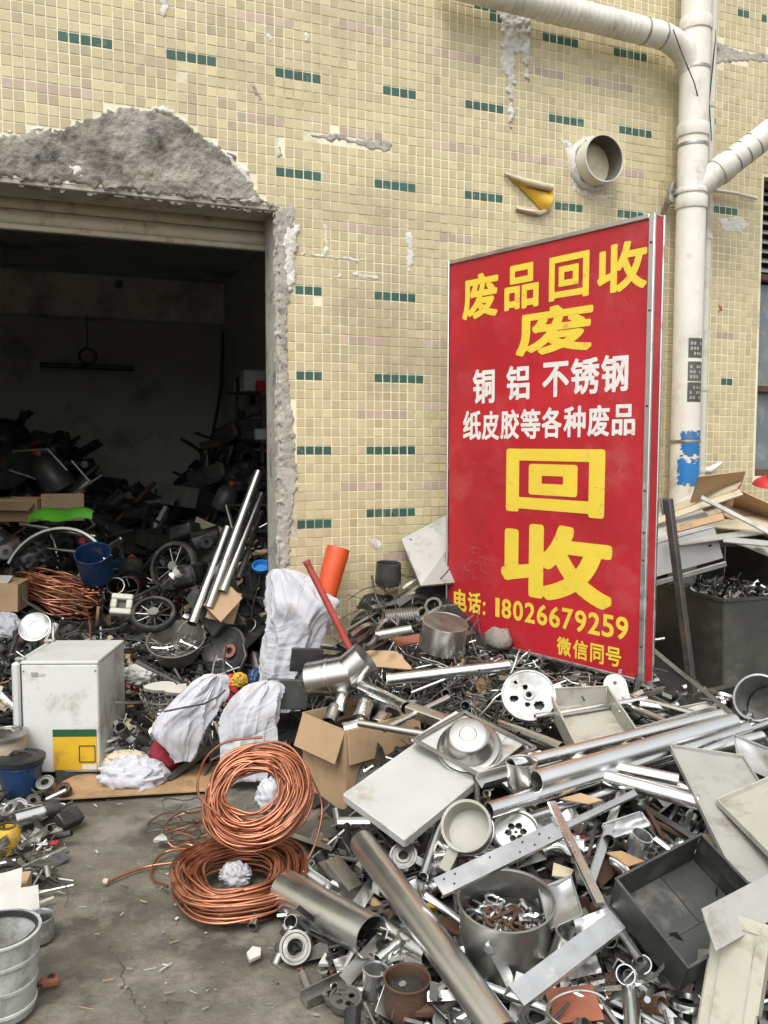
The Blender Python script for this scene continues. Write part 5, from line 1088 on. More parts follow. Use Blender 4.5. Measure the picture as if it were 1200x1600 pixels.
# ------------------------------------------------------------------ copper
def coil(name, label, M, Rm, loops, rs, zs, rw, seed, mat='copper', ell=1.0, tails=()):
    Rs = random.Random(seed); o = thing(name, label, 'copper coil', M)
    ph = [Rs.uniform(0, 6.28) for _ in range(6)]
    n_ = 56; pts = []; cr, cz = 0.0, 0.0; tr, tz = 0.0, 0.0
    for l in range(loops):
        nr, nz_ = Rs.uniform(-rs, rs), zs * (l / (loops - 1) * 2 - 1) * .55 + Rs.uniform(-zs, zs) * .45
        e, f_ = Rs.uniform(-.012, .012), Rs.uniform(0, 6.28); tx, ty = Rs.uniform(-.014, .014), Rs.uniform(-.014, .014)
        for k in range(n_):
            t = k / n_; s = t * t * (3 - 2 * t); a = 2 * math.pi * t
            r = Rm + tr + (nr - tr) * s + e * math.cos(2 * a + f_) * math.sin(math.pi * t) + .004 * math.sin(5 * a + ph[l % 6])
            z = tz + (nz_ - tz) * s + .006 * math.sin(3 * a + ph[(l + 2) % 6])
            w = math.sin(math.pi * t); pts.append((r * math.cos(a) * ell + tx * w, r * math.sin(a) + ty * w, z))
        tr, tz = nr, nz_
    b = MB(); b.tube(pts, rw, 6); b.build('winding', mat, o, ang=70)
    for tl in tails:
        b = MB(); inv = M.inverted(); P = [inv @ q for q in tl]; Q = []
        for i in range(len(P) - 1):
            for k in range(8):
                t_ = k / 8; p1, p2, p3, p4 = P[max(0, i - 1)], P[i], P[i + 1], P[min(len(P) - 1, i + 2)]
                Q.append(.5 * ((2 * p2) + (-p1 + p3) * t_ + (2 * p1 - 5 * p2 + 4 * p3 - p4) * t_ ** 2 + (-p1 + 3 * p2 - 3 * p3 + p4) * t_ ** 3))
        b.tube(Q + [P[-1]], rw, 6); b.build('loose_end', mat, o, ang=70)
    return o
g = G
cl = g(371, 1370, .07)
coil('copper_coil', 'thick copper tube coil lying flat on the concrete ground', FR(cl, cd(.02, 1, -.06), RT), .188, 56, .066, .066, .0052, 5, tails=[[g(262, 1385, .04), g(238, 1372, .01), g(240, 1350, .012), g(262, 1330, .02), g(310, 1325, .05)], [g(300, 1345, .03), g(240, 1352, .012), g(205, 1362, .008), g(168, 1378, .006)]])
cu = g(398, 1240, .30)
coil('copper_coil', 'thick copper tube coil leaning on top of the flat one', FR(cu, cd(-.14, .80, -.58), RT), .162, 58, .064, .05, .0050, 9, tails=[[g(345, 1275, .32), g(310, 1240, .36), g(318, 1190, .42), g(352, 1160, .46), g(410, 1152, .46)], [g(485, 1210, .34), g(503, 1260, .22), g(492, 1320, .12), g(470, 1358, .06)]])
b = MB(); b.lathe([(0, 0), (.012, .004), (.01, .02), (0, .024)], 8); solo('wire_tip', b, 'pale_card', 'pale lump at the end of the loose copper wire on the ground', 'wire end', FR(g(170, 1378, .008), cd(-1, .2, 0)))
for k in range(9):      # old wires spilling left of the coils
    b = MB(); c = g(rr(262, 310), rr(1285, 1345), 0); pts = []; a0 = rr(0, 6.28)
    for i in range(22): a = a0 + i * .28; r = .085 + .03 * math.sin(i * .5 + k); pts.append((r * math.cos(a), r * .75 * math.sin(a), .012 + .012 * k + .012 * math.sin(i * .9 + k)))
    b.tube(pts, .0035, 6); solo('old_wire', b, ['old_copper', 'cable_grey', 'rust'][k % 3], ['loop of old copper wire beside the copper coils', 'loop of grey wire beside the copper coils', 'rusty wire loop beside the copper coils'][k % 3], 'wire', TR(c.x, c.y, 0), ['old copper wire loops', 'grey wire loops', 'rusty wire loops'][k % 3])

# ------------------------------------------------------------------ sacks and cloths
def loft_bag(name, label, cat, rows, dd, k, mat, seed, amp=.02, fr=6.0, n_=128, sub=16, fold=(2.0, 2.0, .42), parts=()):
    """rows of (left u, right u, v) from top to bottom set the outline of a filled sack standing at distance dd"""
    base = D((rows[-1][0] + rows[-1][1]) / 2, rows[-1][2], dd); o = thing(name, label, cat, TR(*base)); m = MB(); rings = []
    for (a, b_) in zip(rows, rows[1:]):
        i0 = rows.index(a); pa, pb = rows[max(0, i0 - 1)], rows[min(len(rows) - 1, i0 + 2)]
        for i in range(sub):
            t = i / sub; rings.append(tuple(.5 * (2 * a[j] + (b_[j] - pa[j]) * t + (2 * pa[j] - 5 * a[j] + 4 * b_[j] - pb[j]) * t * t + (3 * a[j] - pa[j] - 3 * b_[j] + pb[j]) * t ** 3) for j in range(3)))
    rings.append(rows[-1])
    for (ul, ur, v) in rings:
        c = D((ul + ur) / 2, v, dd) - base; hw = (ur - ul) / 2 * dd / F
        for q in range(n_):
            a = 2 * math.pi * q / n_; ca, sa = math.cos(a), math.sin(a)
            m.v.append(c + RT * hw * abs(ca) ** .8 * (1 if ca > 0 else -1) + fh * hw * k * sa)
    L = len(rings)
    for i in range(L - 1):
        for q in range(n_): m.f.append((i * n_ + q, i * n_ + (q + 1) % n_, (i + 1) * n_ + (q + 1) % n_, (i + 1) * n_ + q))
    m.f.append(tuple(range(n_))); m.f.append(tuple(range((L - 1) * n_, L * n_))[::-1]); m.m = [0] * len(m.f)
    for i in range(L):
        c = sum((m.v[i * n_ + q] for q in range(n_)), Vector()) / n_
        for q in range(n_):
            p = m.v[i * n_ + q]; d = (p - c); d = d.normalized() if d.length > 1e-6 else d; w = Vector((p.x * fold[0], p.y * fold[1], p.z * fold[2])); ww = w + Vector((nz(p, 3, seed), nz(p, 3, seed + 9), nz(p, 3, seed + 5))) * .09
            a = 2 * math.pi * q / n_; zz = i / L; tw = 2.2 * nz((seed, 0, zz * 2.4), 1, seed) + 1.5 * nz(p, 3.2, seed)
            f1 = (1 - abs(math.sin(2.5 * a + tw + seed))) ** 1.7; f2 = (1 - abs(math.sin(4.5 * a - tw * 1.6 + 2 * seed + 1.4 * zz))) ** 1.7; f3 = (1 - abs(math.sin(8.5 * a + 2.4 * tw + 3.1 * zz))) ** 2
            m1 = .55 + .9 * nz((a, zz * 1.6, seed), .9, seed); m2 = .5 + 1.1 * nz((a * .7, zz * 2.0, seed), 1.1, seed + 5)
            p += d * amp * (1.5 * f1 * m1 + 1.0 * f2 * m2 + .45 * f3 * max(0, m1) - .8 + .6 * nz(p, fr * .7, seed) )
    m.build('sack', mat, o, ang=75); return o
loft_bag('white_sack', 'tall white cloth sack standing against the door jamb', 'sack', [(428, 448, 889), (419, 470, 897), (413, 500, 925), (412, 524, 945), (411, 520, 970), (411, 505, 1005), (410, 490, 1040), (408, 470, 1075), (406, 462, 1110)], 4.45, .55, 'cloth', 3.0, .030, 5)
loft_bag('white_sack', 'low white cloth sack behind the upper copper coil', 'sack', [(402, 436, 1064), (385, 441, 1072), (365, 440, 1095), (352, 434, 1130), (348, 428, 1170), (348, 420, 1215)], 4.1, .6, 'cloth', 8.0, .03, 5)
loft_bag('white_sack', 'slumped white cloth sack tied with a black cord in front of the doorway', 'sack', [(322, 352, 1054), (298, 354, 1066), (262, 348, 1095), (240, 335, 1125), (236, 325, 1148), (262, 312, 1175), (270, 305, 1188)], 4.15, .6, 'cloth', 14.0, .03, 5)
c = MB(); c.tube([D(u, v, 4.03) for u, v in ((256, 1112), (285, 1106), (318, 1100), (342, 1088), (352, 1078))], .005, 6); solo('tie_string', c, 'rubber', 'black cord around the slumped white sack', 'cord')
def crumple(name, label, cat, c, rx, ry, rz, mat, seed, amp=.3, fr=7.0, n_=44):
    m = MB(); rings = 26
    for i in range(rings + 1):
        th = math.pi * i / rings
        for q in range(n_):
            a = 2 * math.pi * q / n_; d = Vector((math.sin(th) * math.cos(a), math.sin(th) * math.sin(a), math.cos(th)))
            w = d + Vector((nz(d, 1.6, seed), nz(d, 1.6, seed + 4), nz(d, 1.6, seed + 8))) * .35
            s = 1 + amp * (.55 - 1.6 * abs(nz(w, fr * .35, seed)) + .5 * nz(w, fr * .7, seed) - .6 * abs(nz(w, fr * .9, seed + 3)))
            m.v.append(Vector((d.x * rx * s, d.y * ry * s, max(-rz * .92, d.z * rz * s))))
    for i in range(rings):
        for q in range(n_): m.f.append((i * n_ + q, (i + 1) * n_ + q, (i + 1) * n_ + (q + 1) % n_, i * n_ + (q + 1) % n_)); m.m.append(0)
    return solo(name, m, mat, label, cat, c if isinstance(c, Matrix) else FR(c, (0, 0, 1), RT), ang=75)
crumple('white_cloth', 'crumpled white cloth heap on the ground beside the fridge', 'cloth', g(208, 1212, .04), .155, .10, .085, 'cloth', 4.0)
sheet('cloth_corner', 'pale cloth corner spread on the ground beside the crumpled cloth', 'cloth', g(215, 1240, .012), g(262, 1214, .02), g(235, 1195, .06), .004, 'cloth', .015, seed=3)
crumple('crumpled_bag', 'small crumpled white plastic inside the flat copper coil', 'plastic bag', g(368, 1368, .05), .055, .05, .045, 'cloth', 7.0)
crumple('crumpled_bag', 'white plastic bag inside the leaning copper coil', 'plastic bag', g(425, 1245, .27), .06, .05, .07, 'cloth', 17.0)
crumple('brown_bag', 'crumpled brown paper bags beside the fridge', 'paper bag', g(215, 1150, .10), .09, .10, .09, 'pale_card', 9.0, .35)
crumple('brown_bag', 'flattened brown paper bag under the crumpled white cloth', 'paper bag', g(195, 1190, .05), .11, .08, .05, 'pale_card', 29.0, .35)
crumple('patterned_cushion', 'dark blue and red cushion under the slumped sack', 'cushion', g(258, 1180, .10), .075, .07, .09, 'red_cloth', 12.0, .12)
crumple('navy_cloth', 'dark blue cloth beside the steel bowl', 'cloth', g(34, 1000, .40), .12, .10, .07, 'navy_cloth', 19.0, .35)
crumple('white_rag', 'white rag hanging at the left edge above the fridge', 'rag', g(4, 985, .50), .12, .08, .10, 'cloth', 39.0, .35)
crumple('snack_bag', 'red and yellow plastic bag between the white sacks', 'plastic bag', g(362, 1080, .30), .075, .06, .085, 'red', 49.0, .3)
crumple('snack_bag', 'yellow green plastic wrapper on top of the red bag', 'plastic bag', g(374, 1064, .36), .045, .05, .04, 'yellow', 59.0, .3)
crumple('blue_bag', 'blue plastic scrap beside the tall white sack', 'plastic bag', g(402, 1062, .36), .05, .05, .06, 'blue_plastic', 69.0, .3)
crumple('yellow_packet', 'yellow packet between the leaning chrome poles and the jamb', 'packet', g(388, 905, .70), .075, .04, .09, 'yellow', 79.0, .2)
crumple('pale_cloth', 'pale greenish cloth below the big metal basin', 'cloth', g(218, 1055, .34), .09, .07, .06, 'paper', 89.0, .35)
b = MB(); b.box(.16, .02, .12, b=.004).warp(.01, 8); solo('black_slab', b, 'black', 'flat black plastic panel below the tall white sack', 'panel', FR(D(480, 1032, 4.25), cd(.1, 1, .1), cd(1, .1, .3)))
b = MB(); b.box(.20, .03, .14, b=.004).warp(.01, 8, 3); solo('black_slab', b, 'dark_plastic', 'dark plastic panel between the low sack and the cardboard box', 'panel', FR(D(450, 1085, 4.15), cd(.1, 1, .1), cd(1, -.2, .3)))
M, L = AB(g(262, 1218, .02), g(372, 1138, .12)); b = MB(); b.box(.035, .02, L, c=(0, 0, L / 2), b=.003); solo('dark_bar', b, 'iron', 'dark flat bar leaning under the white sacks', 'bar', M)

# ------------------------------------------------------------------ fridge
A_, B_ = g(38, 1214, 0), g(157, 1213, 0); X_ = (B_ - A_).normalized(); FWd, FDp, FHt = (B_ - A_).length, .46, .555
Yb = Vector((0, 0, 1)).cross(X_); fM = FR(A_, (0, 0, 1), X_); fr = thing('small_fridge', 'small dirty white fridge with a yellow sticker at the doorway', 'fridge', fM)
b = MB(); b.box(FWd, FDp, FHt - .02, c=(FWd / 2, FDp / 2, FHt / 2 + .01), b=.006); b.build('cabinet', 'fridge_white', fr)
b = MB(); b.box(.040, FDp + .006, FHt - .005, c=(-.028, FDp / 2, FHt / 2 + .012), b=.01); dd = b.build('door', 'fridge_white', fr)
b = MB(); b.box(.008, FDp - .02, FHt - .04, c=(-.004, FDp / 2, FHt / 2 + .01)); b.build('seal', 'black', fr)
b = MB(); b.box(.03, .002, .018, c=(.065, -.0035, FHt - .045)); b.build('badge', 'grey_paint', fr)
b = MB(); b.box(.024, .002, .012, c=(.1, -.0035, FHt - .045)); b.build('badge', 'paper', fr)
s0, s1, t0, t1 = .145, .355, .035, .235
b = MB(); b.box(s1 - s0, .003, t1 - t0 - .035, c=((s0 + s1) / 2, -.004, (t0 + t1 - .035) / 2)).warp(.0012, 40, 2, (0, 1, 0)); st = b.build('sticker', 'yellow', fr)
b = MB(); b.box(s1 - s0, .0035, .035, c=((s0 + s1) / 2, -.0045, t1 - .0165)); b.build('green_band', 'dark_green', st)
b = MB(); b.box(.07, .004, .024, c=(s1 - .036, -.005, t0 + .014)); b.build('white_corner', 'paper', st)
for (w, h_, x, z) in ((.075, .004, s1 - .045, .075), (.075, .004, s1 - .045, .155), (.004, .08, s1 - .083, .115), (.004, .08, s1 - .008, .115)):
    b = MB(); b.box(w, .003, h_, c=(x, -.0065, z)); b.build('outline', 'black', st)
for (x, y) in ((.03, .04), (FWd - .03, .04), (.03, FDp - .05), (FWd - .03, FDp - .05)):
    b = MB(); b.lathe([(0, 0), (.014, 0), (.014, .022), (0, .022)], 12); b.build('foot', 'black', fr, TR(x, y, 0))
b = MB(); b.box(FWd + .004, FDp + .004, .016, c=(FWd / 2, FDp / 2, FHt + .0095), b=.004); b.build('top_board', 'fridge_white', fr)
for y in (.03, FDp - .03): b = MB(); b.box(.045, .03, .012, c=(-.012, y, FHt + .0235), b=.003); b.build('hinge_cover', 'grey_plastic', fr)
for k in range(7): b = MB(); b.box(.002, .10, .006, c=(FWd + .0015, FDp * .62, .06 + k * .016)); b.build('vent_slot', 'ink', fr)
for (x, z) in ((.012, .03), (FWd - .012, .03), (.012, FHt - .03), (FWd - .012, FHt - .03)): b = MB(); b.lathe([(0, .003), (.004, .0025), (.005, 0)], 10); b.build('screw', 'dull_steel', fr, FR((x, -.001, z), (0, -1, 0)))
# buckets on the left
def bucket(name, label, M, rb, rt, h, mat, lidm=None, hd=True, bands=(), band_m=None):
    o = pot(name, label, 'bucket', M, rb, rt, h, mat, .004, .006, 48, .001)
    for z in bands:
        r = rb + (rt - rb) * z; c = MB(); c.lathe([(r - .002, h * z - .006), (r + .0035, h * z - .004), (r + .0035, h * z + .004), (r - .002, h * z + .006)], 48); c.build('ridge', band_m or mat, o)
    if lidm:
        c = MB(); c.lathe([(rt + .010, h - .012), (rt + .012, h + .006), (rt, h + .012), (rt * .8, h + .016), (rt * .75, h + .012), (0, h + .012)], 44); li = c.build('lid', lidm, o)
        c = MB(); c.tube([(-rt * .5, 0, h + .014), (-rt * .3, 0, h + .03), (rt * .3, 0, h + .03), (rt * .5, 0, h + .014)], .006, 8); c.build('grip', lidm, li)
    if hd:
        c = MB(); c.tube([((rt + .006) * math.cos(a), -(rt + .006) * math.sin(a) * .9, h - .015 - .05 * math.sin(a)) for a in np.linspace(0, math.pi, 16)], .003, 6); c.build('handle', 'dull_steel', o)
    return o
bucket('grey_bucket', 'dirty light grey plastic bucket with a black seal in the bottom left corner', FR(g(2, 1578, 0), cd(0, 1, 0), RT), .092, .108, .235, 'grey_plastic', None, False, (.12, .4, .72))
b = MB(); b.lathe([(.104, .222), (.1055, .238), (.098, .238), (.098, .222)], 44); o = bpy.data.objects['grey_bucket']; b.build('seal', 'rubber', o)
bucket('blue_bucket', 'small dark blue bucket with a black lid in front of the fridge', FR(g(34, 1238, 0), cd(0, 1, 0), RT), .082, .098, .165, 'blue_plastic', 'black', False, (.82, .9))
bucket('white_tub', 'white plastic tub with dark print at the left edge by the fridge', FR(g(2, 1225, 0), cd(0, 1, 0), RT), .085, .10, .16, 'white_paint', None, False, (.9,))
b = MB(); b.lathe([(.094, .05), (.096, .075)], 20, a0=math.radians(-110), a1=math.radians(-20)); b.build('print', 'ink', bpy.data.objects['white_tub'])
bucket('paint_tin', 'brown rimmed paint tub stacked on the white tub', FR(g(8, 1180, .15), cd(0, 1, 0), RT), .09, .098, .10, 'pale_card', 'dull_steel', False)
b = MB(); b.box(.10, .35, .42, c=(0, 0, .21), b=.008); o = solo('white_cabinet', b, 'white_paint', 'white appliance side at the left edge behind the fridge', 'appliance', FR(g(-42, 1195, 0), (0, 0, 1), X_))
sheet('ground_board', 'worn brown board lying flat on the ground in front of the fridge', 'board', g(70, 1252, .006), g(330, 1236, .006), g(120, 1200, .006), .006, 'wood', 0, seed=2, warp=.002)
# ------------------------------------------------------------------ tools and parts at the left edge
def wrench(label, M, L, mat):
    w = L * .07; b = MB(); po = []
    hd = [(.0, .9), (-.8, 1.3), (-1.6, .9), (-1.75, .25), (-1.0, .32), (-.75, 0), (-1.0, -.32), (-1.75, -.25), (-1.6, -.9), (-.8, -1.3), (0, -.9)]
    po = [(x * w * 1.1, y * w * 1.1) for x, y in hd] + [(L * .2, -w * .42), (L * .8, -w * .42), (L * .86, -w * .9), (L * .95, -w * .9), (L, -w * .3), (L, w * .3), (L * .95, w * .9), (L * .86, w * .9), (L * .8, w * .42), (L * .2, w * .42)]
    b.prism(po, 0, .008); solo('spanner', b, mat, label, 'spanner', M)
wrench('bright spanner lying across the tools at the left edge', FR(g(88, 1300, .03), cd(0, 1, -.1), cd(-.62, 0, -.78)), .17, 'bright_steel')
wrench('dull spanner below the yellow motor at the left edge', FR(g(40, 1362, .02), cd(0, 1, -.1), cd(-1, 0, -.1)), .15, 'steel')
wrench('small spanner lying at the edge of the tools', FR(g(62, 1340, .015), cd(0, 1, 0), cd(.9, 0, .35)), .11, 'dull_steel')
M, L = AB(g(22, 1281, .05), g(92, 1262, .05)); o = thing('motor_cylinder', 'shiny steel cylinder with a black end among the tools at the left', 'motor', M)
b = MB(); b.lathe([(0, 0), (.036, 0), (.036, L * .62), (.030, L * .64), (.030, L), (0, L)], 28); b.build('body', 'bright_steel', o); b = MB(); b.lathe([(.031, L * .66), (.039, L * .68), (.039, L * .98), (.031, L)], 24); b.build('collar', 'black', o)
M, L = AB(g(92, 1286, .04), g(124, 1272, .04)); b = MB(); b.box(.07, .05, L, c=(0, 0, L / 2), b=.006); solo('black_block', b, 'black', 'black plastic block beside the shiny cylinder', 'block', M)
o = thing('yellow_motor', 'yellow tool body with a round opening at the left edge', 'tool', FR(g(12, 1330, .0), cd(0, 1, 0), RT)); b = MB(); b.lathe([(0, 0), (.045, 0), (.05, .02), (.05, .08), (.04, .10), (.026, .10), (.026, .07), (0, .07)], 28); b.build('body', 'yellow', o); b = MB(); b.lathe([(.026, .101), (.036, .103), (.036, .106), (.026, .106)], 24); b.build('ring', 'dull_steel', o)
o = thing('pliers', 'pliers with red grips among the tools at the left', 'pliers', FR(g(70, 1318, .02), cd(0, 1, 0), cd(1, 0, .15)))
for s in (-1, 1):
    b = MB(); b.tube([(-.03, s * .003, 0), (-.006, s * .006, 0), (.012, s * .005, 0)], [.004, .006, .005], 8); b.build('jaw', 'steel', o); b = MB(); b.tube([(.012, s * -.004, 0), (.03, s * .008, 0), (.052, s * .01, .002)], [.004, .006, .004], 8); b.build('grip', 'red', o)
for k, (u, v, h, r, w, mt, lb) in enumerate(((70, 1222, .05, .04, .04, 'dull_steel', 'upright dull fitting beside the blue bucket'), (98, 1232, .03, .035, .03, 'rust', 'rusty round valve in front of the fridge'), (30, 1258, .05, .035, .03, 'steel', 'grooved wheel hub at the left edge above the cylinder'), (14, 1262, .06, .04, .03, 'galv', 'pale wheel hub at the far left edge'), (52, 1250, .05, .03, .05, 'iron', 'dark hub behind the shiny cylinder'), (24, 1392, .02, .03, .02, 'dull_steel', 'grey cup among the small tools'))):
    pulley(lb, FR(g(u, v, h + .02), cd(rr(-.5, .5), .8, -.5)), r, mt, w, .45)
tools_s = lambda Rs: tuple(g(Rs.uniform(-30, 95), Rs.uniform(1240, 1400), 0)[:2])
scatter('small_tools', T1 + T2, 150, tools_s, lambda x, y: .025, ['steel', 'dull_steel', 'iron', 'black', 'bright_steel'], [4, 5, 4, 4, 1], 'small metal parts heaped at the left edge', 'metal parts', .4, (-.02, .03), (.4, .9), seed=31)
b = MB(); b.box(.12, .09, .06, b=.002); solo('small_box', b, 'cardboard', 'small brown cardboard box above the papers at the left edge', 'box', FR(g(18, 1385, .04), cd(0, 1, 0), cd(1, 0, .2)))
o = sheet('paper_sheet', 'white paper sheet with a blue print at the left edge', 'paper', g(-20, 1455, .06), g(28, 1440, .05), g(-10, 1368, .14), .002, 'paper', .005, seed=3); b = MB(); b.box(.05, .02, .003, c=(.06, .03, .004)); b.build('blue_print', 'bright_blue', o)
sheet('paper_sheet', 'cream folded paper leaning behind the grey bucket', 'paper', g(22, 1470, .02), g(64, 1462, .02), g(20, 1390, .10), .002, 'paper', .008, seed=9)
tn = pot('oval_tin', 'flat grey oval tin behind the grey bucket', 'tin', FR(g(60, 1465, .0), cd(0, 1, 0), RT), .05, .05, .07, 'galv', .002, .002, 32)
b = MB(); b.tube([g(62, 1412, .01) - g(62, 1412, .01), g(84, 1402, .02) - g(62, 1412, .01)], [.009, .005], 8); solo('marker_pen', b, 'paper', 'short pale stick on the ground above the grey bucket', 'stick', TR(*g(62, 1412, .01)))
o = thing('brown_plug', 'brown plastic plug lying on the ground beside the grey bucket', 'plug', FR(g(78, 1540, .0), cd(0, 1, 0), cd(.9, 0, .4))); b = MB(); b.box(.055, .035, .026, c=(0, 0, .014), b=.007); b.build('body', 'terracotta', o); b = MB(); b.lathe([(.004, .0), (.010, 0), (.010, .003), (.004, .003)], 14, M=TR(.005, 0, .028)); b.build('socket', 'ink', o); b = MB(); b.box(.02, .012, .012, c=(-.035, 0, .012), b=.002); b.build('pin', 'iron', o)

# ------------------------------------------------------------------ inside the doorway
def ihp(u, v, lift=.0):
    h = .5
    for _ in range(12): p = g(u, v, min(h, 1.5)); h = .5 * h + .5 * (HI(p.x, p.y) + lift)
    return p
# big basin with tins
bM2 = FR(g(278, 1024, .42), cd(.02, .88, -.45), RT); bas = pot('metal_basin', 'wide old metal basin holding tins and cutlery in the doorway', 'basin', bM2, .115, .16, .12, 'old_zinc', .004, .006, 48, .003)
pot('small_tin', 'small tin cup lying inside the wide old basin', 'cup', bM2 @ TR(.07, .0, .055) @ RX(70) @ RY(25), .035, .035, .07, 'steel', .002, .002, 28)
bc = bM2 @ Vector((0, 0, .07))
scatter('cutlery', boltT + T2, 34, lambda Rs: (bc.x + Rs.uniform(-.1, .1), bc.y + Rs.uniform(-.1, .1)), lambda x, y: bc.z, ['steel', 'bright_steel', 'dull_steel', 'rust'], [4, 3, 3, 1], 'cutlery and bits heaped in the wide old basin', 'cutlery', .5, (-.03, .02), (.7, 1.4), seed=41)
M, L = AB(g(216, 1034, .46), g(305, 1078, .40)); tubething('steel_tube', 'bright tube lying below the wide old basin', 'tube', g(216, 1034, .46), g(305, 1078, .40), .017, 'bright_steel')
# motorbike seat like shell with strap
ss = thing('dark_helmet', 'dark round plastic shell with a brown patch beside the basin', 'shell', FR(g(352, 1018, .44), cd(-.35, .45, -.8), RT)); b = MB(); b.lathe([(0, -.05), (.08, -.04), (.13, -.01), (.145, .02), (.135, .03), (.12, .015), (.07, -.015), (0, -.02)], 36, M=Matrix.Scale(1, 4)).warp(.012, 6); b.build('shell', 'dark_plastic', ss); b = MB(); b.lathe([(.02, .0), (.035, .004), (.04, .012), (.02, .012), (.02, 0)], 20, M=TR(.03, .0, -.005)); b.build('patch', 'terracotta', ss)
b = MB(); b.tube([(.13, .02, .03), (.16, -.05, .04), (.10, -.16, .02), (.02, -.22, -.02)], .012, 8); b.build('strap', 'black', ss)
sheet('black_tray', 'black flat plastic tray leaning beside the tall white sack', 'tray', g(362, 978, .52), g(408, 940, .58), g(385, 1010, .5), .012, 'black', .02, seed=4)
pot('pale_pot', 'grey metal pot under the black tray by the jamb', 'pot', FR(g(398, 990, .48), cd(-.3, .6, -.6)), .05, .05, .09, 'dull_steel', .003, .003, 30)
# poles leaning on the right jamb
for k, (a, b_, r, mt, lb) in enumerate((((300, 975), (356, 826), .030, 'basin_steel', 'leftmost shiny chrome pole leaning beside the jamb'), ((326, 950), (404, 738), .028, 'dull_steel', 'tallest chrome pole leaning beside the jamb'), ((348, 925), (408, 772), .026, 'dull_steel', 'chrome pole between the tallest one and the jamb'), ((340, 900), (368, 826), .018, 'steel', 'short chrome pole behind the leftmost one'), ((372, 905), (409, 800), .016, 'iron', 'dark pole closest to the door jamb'))):
    tubething('chrome_pole', lb, 'pole', D(*a, 4.85 + .05 * k), D(*b_, 5.25 + .06 * k), r, mt, .002, 20)
for (a, b_, c_, dd, lb) in (((318, 945), (352, 908), (345, 972), 4.9, 'torn cardboard flap leaning on the chrome poles'), ((336, 915), (378, 928), (322, 965), 4.95, 'cardboard sheet standing behind the chrome poles')):
    sheet('cardboard_sheet', lb, 'cardboard', D(*a, dd), D(*b_, dd + .1), D(*c_, dd - .05), .006, 'cardboard', .01, seed=dd)
# copper cable bundle
cc = ihp(92, 935, .08); cb = thing('copper_cable', 'tangled bundle of old copper cable in the doorway', 'copper cable', FR(cc, (0, 0, 1), RT))
for k in range(26):
    b = MB(); Rs = random.Random(k + 50); w, d, z0 = Rs.uniform(.16, .27), Rs.uniform(.06, .16), Rs.uniform(-.06, .12); ph = Rs.uniform(-.5, .5); pts = []
    for i in range(26):
        a = ph + 2 * math.pi * i / 26 * Rs.uniform(.97, 1.0); pts.append((w * math.cos(a) + .02 * math.sin(3 * a + k), d * math.sin(a) + .01 * math.sin(5 * a), z0 - .16 * math.cos(a) * .35 + .025 * math.sin(2 * a + k)))
    b.tube(pts, .0065, 6); b.build('strand', 'old_copper' if k % 3 else 'copper', cb, ang=70)
bo2 = ihp(14, 950, .06); b = MB(); o = thing('cardboard_box', 'brown cardboard box with a paper on it at the left edge of the doorway', 'box', FR(bo2, cd(.05, 1, .0), cd(1, .1, .1))); b.box(.30, .24, .17, c=(-.06, 0, .085), b=.002).warp(.006, 5); b.build('carton', 'cardboard', o); b = MB(); b.box(.16, .12, .004, M=TR(-.06, -.04, .185) @ RX(14), b=.001).warp(.01, 9); b.build('paper', 'paper', o)
pot('steel_bowl', 'shiny steel bowl tilted above the fridge', 'bowl', FR(g(58, 985, .56), cd(.1, .55, -.8)), .05, .085, .055, 'bright_steel', .002, .003, 40)
b = MB(); b.box(.30, .2, .08, b=.03).warp(.03, 5); solo('black_bag', b, 'black', 'black plastic bag lying behind the fridge', 'plastic bag', FR(ihp(128, 985, .05), cd(.1, 1, -.2)), ang=70)
# open cardboard box high on the left heap
p_ = D(38, 812, 6.4); o = thing('cardboard_box', 'open cardboard box on top of the heap inside the doorway', 'box', FR(p_, cd(0, 1, 0), cd(1, .08, -.1)))
for (w, d, h_, x, y, z) in ((.36, .006, .16, 0, -.15, .08), (.36, .006, .16, 0, .15, .08), (.006, .29, .16, -.18, 0, .08), (.006, .29, .16, .18, 0, .08)):
    b = MB(); b.box(w, d, h_, c=(x, y, z)).warp(.006, 6, x); b.build('side', 'cardboard', o)
b = MB(); b.box(.30, .006, .20, M=TR(.34, -.08, .10) @ RZ(12), b=.001).warp(.006, 6); b.build('flap', 'cardboard', o); b = MB(); b.box(.34, .14, .006, M=TR(0, -.2, .12) @ RX(24), b=.001).warp(.006, 6); b.build('flap', 'cardboard', o)
# green shell
o = thing('green_fairing', 'bright green plastic fairing on the heap inside the doorway', 'plastic shell', FR(D(98, 812, 5.9), cd(-.05, 1, -.35), RT)); b = MB(); vs = []; nu, nv = 20, 8
for i in range(nu + 1):
    for j in range(nv + 1):
        s, t = i / nu, j / nv; vs.append(((s - .5) * .44, (t - .5) * (.10 + .10 * math.sin(math.pi * s)), .05 * math.cos((t - .5) * 2.6) + .035 * math.sin(math.pi * s) + .015 * math.sin(9 * s)))
fs = [(i * (nv + 1) + j, (i + 1) * (nv + 1) + j, (i + 1) * (nv + 1) + j + 1, i * (nv + 1) + j + 1) for i in range(nu) for j in range(nv)]; b.add(vs, fs); k_ = len(vs); b.add([(x, y, z - .006) for x, y, z in vs], [f[::-1] for f in fs]); b.build('shell', 'lime', o, ang=50)
b = MB(); b.box(.14, .02, .04, M=TR(-.02, -.08, .02), b=.004); b.build('grille', 'black', o)
